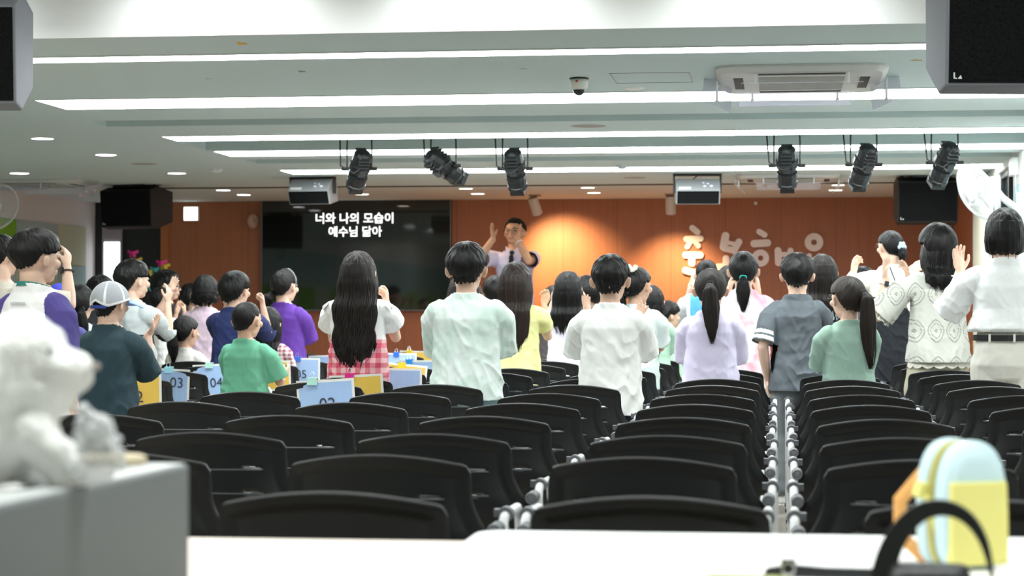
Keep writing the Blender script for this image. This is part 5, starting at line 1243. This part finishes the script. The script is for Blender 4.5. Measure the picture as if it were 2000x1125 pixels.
person(1557, 497, 12.85, 'boy in a washed grey shirt with two white stripes on the sleeve, left arm hanging', hair=dict(kind='short', T=.09, puff=(1.03, 1)), vox=.0045, sk='light', hs=.215, shw=.88,
       arms=(dict(p='down', w=(-.02, .01, -.305), hint=(-.6, -1, 0)), 'low'), top=dict(mats=[cloth('washed', (.090, .105, .12), var=.22), cloth('stripe', (.72, .74, .75))], cv=.0045, mfn=stripes, sl=.88, hem=.45, wide=1.02, sleeve_r=1.02), legs=dict(col=(.19, .21, .225)))
person(1657, 540, 11.9, 'girl in a sage green shirt with a long side-swept ponytail and glasses', rot=18, hyaw=12, hair=dict(kind='tail', tz=.10, tx=.12, len=1.62, dx=.14, tw=1.25, col='brown', tie=(.03, .03, .035)), vox=.005, glasses=True, hs=.215, arms=('low', 'low'),
       top=dict(col=(.31, .46, .38), sl=.98, hem=.46, wide=1.0, sleeve_r=1.0), legs=dict(col=(.1, .1, .12)))
person(1388, 524, 11.95, 'girl in a pale lavender shirt with a high black ponytail', hair=dict(kind='tail', tz=.10, len=1.30, tw=1.25, dx=.05, col='soft', T=.045), vox=.005, shw=.90, hs=.21, arms=('low', 'low'),
       top=dict(col=(.72, .66, .86), sl=1.0, hem=.44, wide=1.06, sleeve_r=1.15), legs=dict(col=(.05, .05, .07)))
person(1452, 491, 13.85, 'girl in a pink and white tie-dye shirt, ponytail tied with a teal band', hair=dict(kind='tail', tz=-.20, len=.80, tw=1.15, tie=(.03, .48, .42), T=.05), vox=.006, hs=.22, arms=('clap', dict(p='wide', w=(.06, .10, .03))),
       top=dict(mats=[tie_dye('pink_tie_dye', (.78, .38, .48), (.83, .74, .78), (.84, .84, .86), 5.0)], sl=1.02, hem=.42, wide=1.05, sleeve_r=1.1), legs=dict(col=(.7, .7, .7)))
def belt(ctx):
    H = ctx['H']; fr = ctx['fr']; b = MB(); rg = []
    for k in range(41):
        a = 2 * PI * k / 40; x, y = .099 * H * math.cos(a), .079 * H * math.sin(a) - .006; z = fr(.588); rg.append([(x, y, z - .016), (x * 1.03, y * 1.03, z - .016), (x * 1.03, y * 1.03, z + .016), (x, y, z + .016)])
    b.rings(rg, cap=False); b.obj('belt', mat('belt', (.012, .012, .013), .35), ctx['root'])
    for x in (-.055, .02): b2 = MB().box((x * H, -.085 * H * math.sqrt(1 - (x / .1) ** 2) - .008, fr(.588)), (.012, .008, .045)); b2.obj('belt_loop', cloth('fabric', (.80, .77, .70)), ctx['root'])
    watch(ctx, 0, (.8, .8, .8))
person(1962, 407, 11.8, 'woman with a short black bob in a white shirt, black belt and cream trousers', build='adult', group='adults standing among the chairs', hair=dict(kind='bob', len=.10, w=1.0, T=.06, rag=.03, nl=10, col='black'), vox=.0045, shw=.88,
       arms=(dict(p='wide', w=(-.132, .09, .0), f=(-.12, .1, 1), n=(.5, -.8, 0), hint=(-.2, -.2, -1), th=1, curl=.15, spread=.2), 'low'), top=dict(col=(.90, .90, .90), sl=.96, hem=.605, wide=1.04, sleeve_r=1.15), legs=dict(col=(.80, .77, .70)), extras=belt)
def lacex(ctx):
    watch(ctx, 0, (.75, .78, .72), (.008, .008, .01))
    for S, E, W, D, s in ctx['AR']:
        d = (E - S).normalized(); C = S + (E - S) * .95; b = MB(); R = rot_to(d); n = 60
        rg = []
        for t_ in (0, 1, 2):
            rg.append([C + d * (.016 * t_ - .012 + .006 * math.sin(j * .9)) + R @ Vector(((.066 + .012 * t_ + .006 * math.sin(j * 1.9)) * math.cos(2 * PI * j / n), (.066 + .012 * t_ + .006 * math.cos(j * 1.9)) * math.sin(2 * PI * j / n), 0)) for j in range(n)])
        b.rings(rg, cap=False); b.obj('sleeve_ruffle', cloth('ruffle', (.60, .58, .50)), ctx['root'])
    H = ctx['H']; b = MB(); n = 96; rg = []
    for t_ in range(3):
        rg.append([((.1155 + .002 * t_) * H * math.cos(2 * PI * j / n), (.0885 + .002 * t_) * H * math.sin(2 * PI * j / n) - .004, ctx['hemz'] + .01 - .013 * t_ - (.008 * t_) * abs(math.sin(j * PI / 6))) for j in range(n)])
    b.rings(rg, cap=False); b.obj('scalloped_hem', cloth('ruffle', (.60, .58, .50)), ctx['root'])
def lacex2(ctx): ctx['hemz'] = ctx['fr'](.485); lacex(ctx)
person(1832, 442, 13.75, 'woman with bushy shoulder-length black hair in a cream lace blouse, hands raised, smartwatch', build='adult', rot=14, hyaw=10, group='adults standing among the chairs', hair=dict(kind='long', len=.70, w=1.42, T=.15, wave=.03, rag=.10, nl=40, col='black'), vox=.0045, shw=.95,
       arms=(dict(p='wide', w=(-.185, .06, -.0), f=(-.05, .1, 1), n=(.8, -.5, 0), hint=(-.25, -.1, -1), curl=.2, spread=.16), dict(p='clap', w=(-.06, .17, .0), curl=.3)),
       top=dict(name='lace_blouse', mats=[lace()], sl=.95, hem=.485, wide=1.06, sleeve_r=1.25), legs=dict(col=(.42, .39, .29), r=1.45), extras=lacex2)
def clip10(ctx):
    HM = ctx['HM']; b = MB(); Mx = HM @ Matrix.Translation((.10, -.50, -.02))
    for k in range(6): b.ell(Mx @ Vector((.10 * math.cos(k * 1.05), -.02, .11 * math.sin(k * 1.05))), (.060 * ctx['hs'], .05 * ctx['hs'], .075 * ctx['hs']))
    b.ell(Mx @ Vector((0, -.03, 0)), (.07 * ctx['hs'],) * 3)
    V, F, N = remesh(b, .003, 1); link('hair_clip', fast_mesh('clip', V, F), mat('shiny_blue_clip', (.45, .62, .80), .12, .2), ctx['root'])
    tail_hair(ctx['root'], HM, M_hair['black'], [(.10, -.47, -.02), (.11, -.54, -.15), (.12, -.52, -.30), (.12, -.46, -.42)], [.10, .14, .13, .07], 4, name='hair_bun', flat=.8)
    H = ctx['H']; b = MB(); b.tube([(-.02 * H, -.075 * H, ctx['zs'] + .028 * H), (.0 * H, -.088 * H, ctx['zs'] - .03 * H), (.03 * H, -.090 * H, ctx['zs'] - .10 * H), (.06 * H, -.088 * H, ctx['zs'] - .17 * H)], .0045, 6); b.obj('neck_strap', M_black, ctx['root'])
def vest10(Q, k): return (Q[:, 2] < k['zs'] - .115 * k['H'] - .9 * np.maximum(Q[:, 0], -.02) * .9 + .02).astype(int)
person(1742, 450, 15.8, 'woman with a shiny blue hair clip, cream top over a black dress, hands raised', build='adult', rot=6, hyaw=24, group='adults standing among the chairs', hair=dict(kind='tail', tz=-.10, tx=.05, len=.35, tw=.8, T=.04), glasses=True, hs=.225, shw=.9,
       arms=(dict(p='fist', w=(-.15, .08, .01), curl=.5, hint=(-.6, -.2, -1)), dict(p='wide', w=(.105, .10, .03), f=(1, .1, .45), n=(0, -1, .6), hint=(.4, -.2, -1), curl=.25)),
       top=dict(mats=[cloth('fabric', (.80, .78, .70)), cloth('fabric', (.010, .012, .018))], mfn=vest10, sl=.95, hem=.36, wide=1.12, sleeve_r=1.1), legs=dict(kind='skirt', col=(.010, .012, .018)), extras=clip10)
def scribble(ctx):
    H = ctx['H']; b = MB(); z0 = ctx['zs'] - .075 * H; pts = [(.01, 0), (.02, .012), (.028, -.005), (.035, .028), (.038, -.012), (.046, .036), (.050, -.010), (.060, .022), (.064, -.008), (.076, .012), (.085, -.006), (.10, .004)]
    b.tube([(x * 1.5, -.074 * H - .018 - .0 * x, z0 + z * 1.3 - x * .22) for x, z in pts], .0038, 5); b.obj('back_print', cloth('print', (.70, .78, .85)), ctx['root'])
person(1606, 497, 14.85, 'girl with long dark hair in a black shirt with white back scribble', hair=dict(kind='long', len=.80, w=1.0, rag=.10, col='soft', T=.055), hs=.225, arms=('low', 'low'), extras=scribble, top=dict(col=(.012, .014, .018), sl=.95, hem=.46), legs=dict(col=(.03, .03, .035)))
person(1380, 506, 17.85, 'boy with cropped hair in a blue vest over white sleeves', hair=dict(kind='buzz'), hs=.23, arms=('wide', 'low'), vox=.007,
       top=dict(mats=[cloth('fabric', (.10, .40, .78)), cloth('fabric', (.80, .84, .88))], mfn=lambda Q, k: (np.abs(Q[:, 0]) > k['sx'] * .80).astype(int), sl=1.3, hem=.46, sleeve_r=1.1))
person(1424, 519, 15.95, 'girl with long dark hair half hidden between the two ponytailed girls', hair=dict(kind='long', len=.7, col='soft'), hs=.22, vox=.007, arms=('low', 'low'), top=dict(col=(.5, .5, .52)))
person(1684, 524, 16.85, 'person whose black hair just shows above the sage-shirted girl', hair=dict(kind='bowl'), hs=.23, vox=.008, arms=('low', 'low'), top=dict(col=(.03, .03, .04)))
person(1008, 512, 13.85, 'girl in a pale yellow shirt with long brown hair swept to the left', rot=-6, hair=dict(kind='long', len=1.30, w=1.14, rag=.20, col='brown', T=.06), vox=.0055, hs=.225,
       arms=('clap', dict(p='fist', w=(.10, .13, .02), hint=(.12, -.2, -1), curl=.6, f=(.1, .2, 1), n=(-.3, -1, 0))), top=dict(col=(.78, .76, .34), sl=.58, hem=.44, wide=1.02, sleeve_r=.92), legs=dict(col=(.4, .62, .70)))
person(1110, 530, 15.85, 'girl in a pale lilac-white shirt with shoulder-length black hair, hands at her left cheek', rot=-4, hair=dict(kind='long', len=.85, w=1.15, rag=.22, col='black'), hs=.225, vox=.006,
       arms=(dict(p='fist', w=(-.10, .12, .06)), 'clap'), top=dict(col=(.74, .71, .82), sl=.9, hem=.44))
person(1150, 541, 16.85, 'child with black hair and glasses behind the white-shirted boy', rot=20, hyaw=30, hair=dict(kind='bowl'), hs=.22, vox=.008, glasses=True, arms=('low', 'low'), top=dict(col=(.10, .10, .11)))
person(1083, 560, 17.85, 'child mostly hidden behind the lilac-shirted girl', hair=dict(kind='bowl'), hs=.20, vox=.008, arms=('low', 'low'), top=dict(col=(.08, .07, .07)))
def scrunch(ctx):
    b = MB(); Mx = ctx['HM'] @ Matrix.Translation((-.02, -.24, .46))
    for k in range(9): b.ell(Mx @ Vector((.13 * math.cos(k * .7), .11 * math.sin(k * .7) - .02, .05 * math.sin(k * 2.1))), (.065 * ctx['hs'], .06 * ctx['hs'], .07 * ctx['hs']))
    V, F, N = remesh(b, .004, 1); V += N * snoise(V, 260, 3)[:, None] * .003; link('scrunchie', fast_mesh('scr', V, F), cloth('scrunchie', (.74, .70, .58)), ctx['root'])
    tail_hair(ctx['root'], ctx['HM'], M_hair['black'], [(-.04, -.26, .46), (-.12, -.40, .42), (-.20, -.52, .25), (-.22, -.54, -.1), (-.16, -.50, -.45), (-.12, -.46, -.70)], [.07, .12, .14, .16, .15, .05], 21, flat=.7)
person(1241, 521, 13.9, 'girl in a pale aqua shirt, high ponytail tied with a cream scrunchie', rot=-8, hyaw=-22, hair=dict(kind='tail', tz=-.2, len=.05, tw=.3, T=.045), hs=.22, vox=.006, extras=scrunch, sk='mid', arms=('low', 'low'), top=dict(col=(.66, .76, .74), sl=.85, hem=.44), legs=dict(col=(.08, .08, .1)))
person(1271, 557, 15.85, 'girl with very long black hair beside the aqua-shirted girl', hair=dict(kind='long', len=1.35, w=.95, col='black'), hs=.215, vox=.007, arms=('low', 'low'), top=dict(col=(.45, .68, .52), sl=.9, hem=.46))
person(1303, 590, 16.85, 'small child in a pale green shirt left of the blue-vested boy', rot=-30, hyaw=-30, hair=dict(kind='bowl'), hs=.19, vox=.007, sk='mid', arms=('low', 'low'), top=dict(col=(.48, .76, .54), sl=.8, hem=.42))
person(908, 536, 11.85, 'girl with long dark hair almost hidden behind the mint-shirted boy', hair=dict(kind='long', len=.9, w=1.25, col='soft'), hs=.205, vox=.007, arms=('low', 'low'), top=dict(col=(.35, .55, .62), sl=.8, hem=.40), legs=dict(col=(.35, .58, .66)))
person(968, 541, 17.85, 'boy with a round black haircut below the presenter', hair=dict(kind='bowl'), hs=.215, vox=.008, arms=('low', 'low'), top=dict(col=(.25, .3, .4)))
# ---- left-hand group
def raglan(Q, k):
    mi = ((np.abs(Q[:, 0]) - .056 * k['H'] - (k['zs'] + .035 * k['H'] - Q[:, 2]) * .24 > 0) & (Q[:, 2] > k['zs'] - .075 * k['H'])).astype(int)
    for S, E, W, D, s in k['AR']:
        d = np.array((E - S).normalized()); al = (Q - np.array(S)) @ d; rad = np.linalg.norm(Q - np.array(S) - al[:, None] * d, axis=1); mi[(rad < .062 * k['H']) & (al > .02) & (Q[:, 0] * s > k['sx'] * .93)] = 1
    return mi
def tinyprint(ctx):
    me = text_mesh('oxmoon', .022, .0003, .0004); o = link('neck_print', me, cloth('print', (.35, .36, .38)), ctx['root']); H = ctx['H']; o.location = (.0, -.066 * H - .012, ctx['zs'] - .012 * H); o.rotation_euler = (-.45, 0, 0)
person(69, 452, 8.15, 'boy in a white and purple raglan shirt with thick black hair, turned to the right', rot=-18, hyaw=-20, hair=dict(kind='short', T=.11, front=12, back=-40, side=0, puff=(1.03, 1.04)), vox=.0045, hs=.188, arms=('down', 'down'), extras=tinyprint, shw=.79,
       top=dict(mats=[cloth('fabric', (.86, .86, .86)), cloth('fabric', (.07, .052, .24))], cv=.0042, mfn=raglan, collar=(.02, .20, .17), sl=.98, hem=.44, wide=1.02, sleeve_r=1.1))
person(4, 460, 11.0, 'person in a beige shirt cut off by the left edge, arm raised', hair=dict(kind='short', T=.07), rot=-30, build='adult', group='adults standing among the chairs', hs=.215, vox=.006, arms=('low', dict(p='wide', w=(.14, .17, .09), f=(-.1, .2, 1), n=(-1, -.3, 0), curl=.5)), extras=lambda c: watch(c, 1, (.02, .02, .02), (.01, .01, .01)), top=dict(col=(.66, .60, .52), sl=.95, hem=.46))
def capx(ctx):
    HM, root, hs = ctx['HM'], ctx['root'], ctx['hs']; nu, nv = 96, 40
    th = np.linspace(0, 2 * PI, nu, endpoint=False)[None, :]; ph = np.linspace(.01, 1.0, nv)[:, None]; az = np.abs(np.degrees(np.arctan2(np.sin(th), np.cos(th))))
    lim = np.interp(az, [0, 80, 140, 158, 180], [78, 88, 104, 98, 88]); P_ = np.radians(lim) * ph; R = (SK[0] + .085, SK[1] + .075, SK[2] + .075)
    V = np.stack([np.sin(P_) * np.sin(th) * R[0], np.sin(P_) * np.cos(th) * R[1], np.cos(P_) * R[2] * np.ones_like(th)], -1) + np.array(SKC)
    A = np.array(HM); P = V.reshape(-1, 3) @ A[:3, :3].T + A[:3, 3]
    i = np.arange(nv - 1)[:, None]; j = np.arange(nu)[None, :]; k = (j + 1) % nu; F = np.stack([i * nu + j, i * nu + k, (i + 1) * nu + k, (i + 1) * nu + j], -1).reshape(-1, 4)
    jj = (F[:, 0] % nu); ii = F[:, 0] // nu; seam = (((jj + 8) % 16) < 1) | (((jj + 8) % 16) > 14); mi = (seam | (ii > nv - 5)).astype(np.int32)
    o = link('cap_crown', fast_mesh('cap', P, F, mi), [mat('cap_mesh', (.60, .63, .68), .8, bump=.8, bscale=500), cloth('fabric', (.86, .87, .88))], root); s_ = o.modifiers.new('solid', 'SOLIDIFY'); s_.thickness = .004; s_.offset = 1
    b = MB(); rg = []
    for k in range(17):
        a = -1.0 + 2.0 * k / 16; rg.append([HM @ Vector((math.sin(a) * r * .96, -.03 + math.cos(a) * r * (1.12 if r > .5 else 1.0), .13 - (r - .45) * .35 - .10 * math.sin(a) ** 2 + e)) for r, e in ((.47, 0), (.62, 0), (.78, -.02), (.78, -.045), (.62, -.025), (.47, -.02))])
    b.rings(rg); b.obj('cap_brim', cloth('fabric', (.28, .42, .80)), root)
    MB().ell(HM @ Vector((0, -.03, SKC[2] + R[2])), (.035 * hs, .035 * hs, .018 * hs)).obj('cap_button', cloth('fabric', (.10, .15, .45)), root)
    b = MB(); rg = []
    for k in range(13):
        a = PI - .62 + 1.24 * k / 12; c_, s2 = math.cos(a), math.sin(a); rg.append([HM @ Vector((s2 * (R[0] + d), c_ * (R[1] + d) - .03, z)) for d, z in ((-.02, -.10), (.01, -.10), (.01, -.02), (-.02, -.02))])
    b.rings(rg); b.obj('cap_strap', cloth('fabric', (.03, .06, .30)), root)
person(214, 553, 9.0, 'boy in a white mesh cap with blue brim and a dark teal shirt', rot=-8, hyaw=-16, hair=dict(kind='short', T=.03, back=-50), vox=.0045, hs=.160, extras=capx, sk='light', shw=.80, arms=('low', dict(p='wide', w=(.075, .15, .0), f=(.45, .4, .8), n=(-.5, -.3, .9), curl=.22, hint=(.15, -.3, -1))),
       top=dict(col=(.020, .050, .066), sl=.98, hem=.42, wide=.98, sleeve_r=1.0), legs=dict(col=(.03, .04, .06)))
def beanie(ctx): b = MB(); b.ell(ctx['HM'] @ Vector((0, -.03, .10)), (.42, .48, .46), ctx['HM'].to_3x3(), 28, 18); b.obj('beanie', cloth('fabric', (.03, .04, .42)), ctx['root'], smooth=True)
person(118, 556, 12.0, 'child in a bright blue knitted cap behind the raglan boy', hair=dict(kind='short', T=.02), hs=.195, vox=.007, extras=beanie, arms=('low', 'low'), top=dict(col=(.05, .05, .2)))
person(156, 556, 12.95, 'girl in a light blue shirt with a side ponytail, left of the capped boy', hair=dict(kind='tail', tz=-.15, tx=.2, len=.95, tw=.9, dx=.1), hs=.21, vox=.006, arms=('low', 'low'), top=dict(col=(.52, .64, .72), sl=.9))
person(197, 541, 14.6, 'child whose dark hair shows just above the white cap', hair=dict(kind='bowl'), hs=.215, vox=.008, arms=('low', 'low'), top=dict(col=(.05, .05, .06)))
def block(Q, k): return (Q[:, 2] < k['zs'] - .115 * k['H']).astype(int)
person(259, 510, 13.3, 'boy in a grey and black colour-block shirt clapping, turned to the right', rot=-28, hyaw=-10, hair=dict(kind='short', T=.10, front=10), hs=.22, shw=.86, vox=.005,
       arms=(dict(p='clap', w=(.03, .20, .06)), dict(p='clap', w=(.075, .14, .03), f=(.1, .1, 1), n=(-1, -.3, 0), hint=(.1, -.2, -1), curl=.35)), top=dict(mats=[cloth('fabric', (.46, .50, .51)), cloth('fabric', (.012, .018, .025))], mfn=lambda Q, k: block(Q, k) * (np.abs(Q[:, 0]) < k['sx'] * 1.02), sl=1.1, hem=.38, wide=1.1, sleeve_r=1.1), legs=dict(col=(.02, .03, .045)))
person(326, 530, 17.8, 'child with a heavy black fringe and light glasses in profile before the dark wall', rot=-60, hyaw=-18, hair=dict(kind='bowl', T=.09), hs=.225, vox=.006, glasses=True, arms=('clap', 'clap'), top=dict(col=(.03, .03, .035)))
person(314, 560, 16.75, 'boy in a white shirt with fists together, right of the colour-block boy', rot=-35, hyaw=-10, hair=dict(kind='short', T=.03), hs=.19, vox=.006, shw=.84, sk='mid', arms=('clap', dict(p='fist', w=(.075, .12, .04), hint=(.1, -.2, -1), curl=.8)), top=dict(col=(.82, .82, .80), sl=.9, hem=.42))
person(362, 617, 14.95, 'girl sitting in a white shirt with a low black ponytail', seated=True, rot=-14, hyaw=-12, hair=dict(kind='tail', tz=-.06, len=.85, tw=1.3, tx=-.02), hs=.205, vox=.006, sk='mid', group='children sitting', arms=('low', 'low'), top=dict(col=(.80, .78, .74), sl=.9, hem=.44))
person(402, 538, 15.9, 'child in a pale pink shirt with windblown black hair', rot=-4, hair=dict(kind='bob', len=.02, T=.07, rag=.12, wave=.03, nl=30), hs=.215, vox=.006, arms=('low', 'clap'), top=dict(col=(.74, .58, .70), sl=1.0, hem=.46, wide=1.08))
person(372, 553, 18.7, 'child with a messy bun left of the pink-shirted child', rot=-10, hair=dict(kind='bob', len=.01, T=.06, rag=.1, nl=20), hs=.20, vox=.007, arms=('low', 'low'), top=dict(col=(.03, .03, .06)))
person(458, 532, 14.1, 'boy in a navy shirt with both fists raised beside his head', rot=-6, hyaw=-16, hair=dict(kind='bowl', T=.07), hs=.215, vox=.0055, arms=(dict(p='fist', w=(-.090, .13, .05)), dict(p='fist', w=(.10, .12, .05), hint=(.12, -.2, -1))), top=dict(col=(.018, .03, .12), sl=1.1, hem=.42, wide=1.08, sleeve_r=1.1))
person(481, 588, 12.0, 'small boy with a crew cut in a sea-green shirt', rot=-8, hyaw=-14, hair=dict(kind='buzz'), hs=.195, vox=.005, sk='mid', shw=.94, arms=('low', dict(p='low', w=(.12, .18, -.14), f=(.2, 1, .6), curl=.4, hint=(.4, -.4, -.9))), top=dict(col=(.15, .46, .30), sl=.9, hem=.44, wide=1.14, sleeve_r=1.1))
person(524, 600, 15.0, 'girl with long black hair and plaid sleeves beside the crew-cut boy', rot=-6, hair=dict(kind='long', len=1.2, w=1.02, col='black'), hs=.21, vox=.0065, arms=('low', 'low'), top=dict(mats=[gingham('pink_plaid', (.78, .68, .68), (.60, .38, .40), (.30, .08, .12), .03)], sl=.95, hem=.46, wide=1.1, sleeve_r=1.2))
def hband(ctx):
    b = MB(); rg = []
    for k in range(25):
        a = -1.75 + 3.5 * k / 24; rg.append([ctx['HM'] @ Vector((math.sin(a) * (.40 + d), .04 + y, .06 + math.cos(a) * (.475 + d))) for d, y in ((0, -.02), (.03, -.02), (.03, .02), (0, .02))])
    b.rings(rg); b.obj('hairband', cloth('band', (.16, .15, .15)), ctx['root'])
    for k in range(9): a = .25 + .13 * k; MB().ell(ctx['HM'] @ Vector((math.sin(a) * .435, .04, .06 + math.cos(a) * .51)), (.003, .003, .003), n=8, m=6).obj('pearl', M_plastic, ctx['root'])
person(555, 527, 16.0, 'girl in a violet shirt with a pearl hairband and a low ponytail', rot=-14, hyaw=-12, hair=dict(kind='tail', tz=-.20, tx=-.22, len=.38, dx=-.12, tw=1.2, T=.05), hs=.225, vox=.006, extras=hband, arms=('low', 'low'), top=dict(col=(.105, .03, .29), sl=1.0, hem=.46, wide=1.08, sleeve_r=1.12))
# ---- presenter on the stage
def presenter(ctx):
    H, zs, root = ctx['H'], ctx['zs'], ctx['root']; yb = .078 * H
    MB().poly([(-.020, 0), (.020, 0), (.034, -.22), (0, -.26), (-.034, -.22)], .008, Matrix.Translation((0, yb + .024, zs - .002 * H))).obj('necktie', mat('necktie', (.003, .004, .010), .7), root)
    MB().ell((0, yb - .004, zs + .012 * H), (.026, .020, .024)).obj('tie_knot', mat('necktie2', (.006, .008, .02), .5), root)
    for s in (-1, 1):
        MB().add([(0, yb - .012, zs + .022 * H), (s * .075, yb - .05, zs + .05 * H), (s * .060, yb - .004, zs - .006 * H), (s * .018, yb + .012, zs - .012 * H)], [(0, 1, 2, 3)]).obj('collar_point', cloth('fabric', (.66, .62, .78)), root)
    watch(ctx, 0, (.85, .85, .88))
person(1005, 427, 21.2, 'presenter in a lilac short-sleeved shirt and black tie facing the crowd, both hands raised', build='adult', rot=176, hyaw=-10, hpitch=-8, floor=STAGE_Z, group=None, sk='warm', hs=.265, hair=dict(kind='short', T=.07, front=30, side=6, back=-30), glasses=True, vox=.0055, extras=presenter,
       arms=(dict(p='wide', w=(-.045, .13, .085), f=(-.28, -.05, 1), n=(.9, .1, .2), hint=(-.55, .2, -1), curl=.1), dict(p='wide', w=(.100, .11, .09), f=(.12, 0, 1), n=(-1, .15, 0), hint=(.5, .1, -1), curl=.05)),
       top=dict(name='dress_shirt', col=(.60, .57, .76), sl=.85, hem=.44, wide=1.02, sleeve_r=1.1), legs=dict(col=(.5, .5, .62)))
bpy.context.view_layer.update()
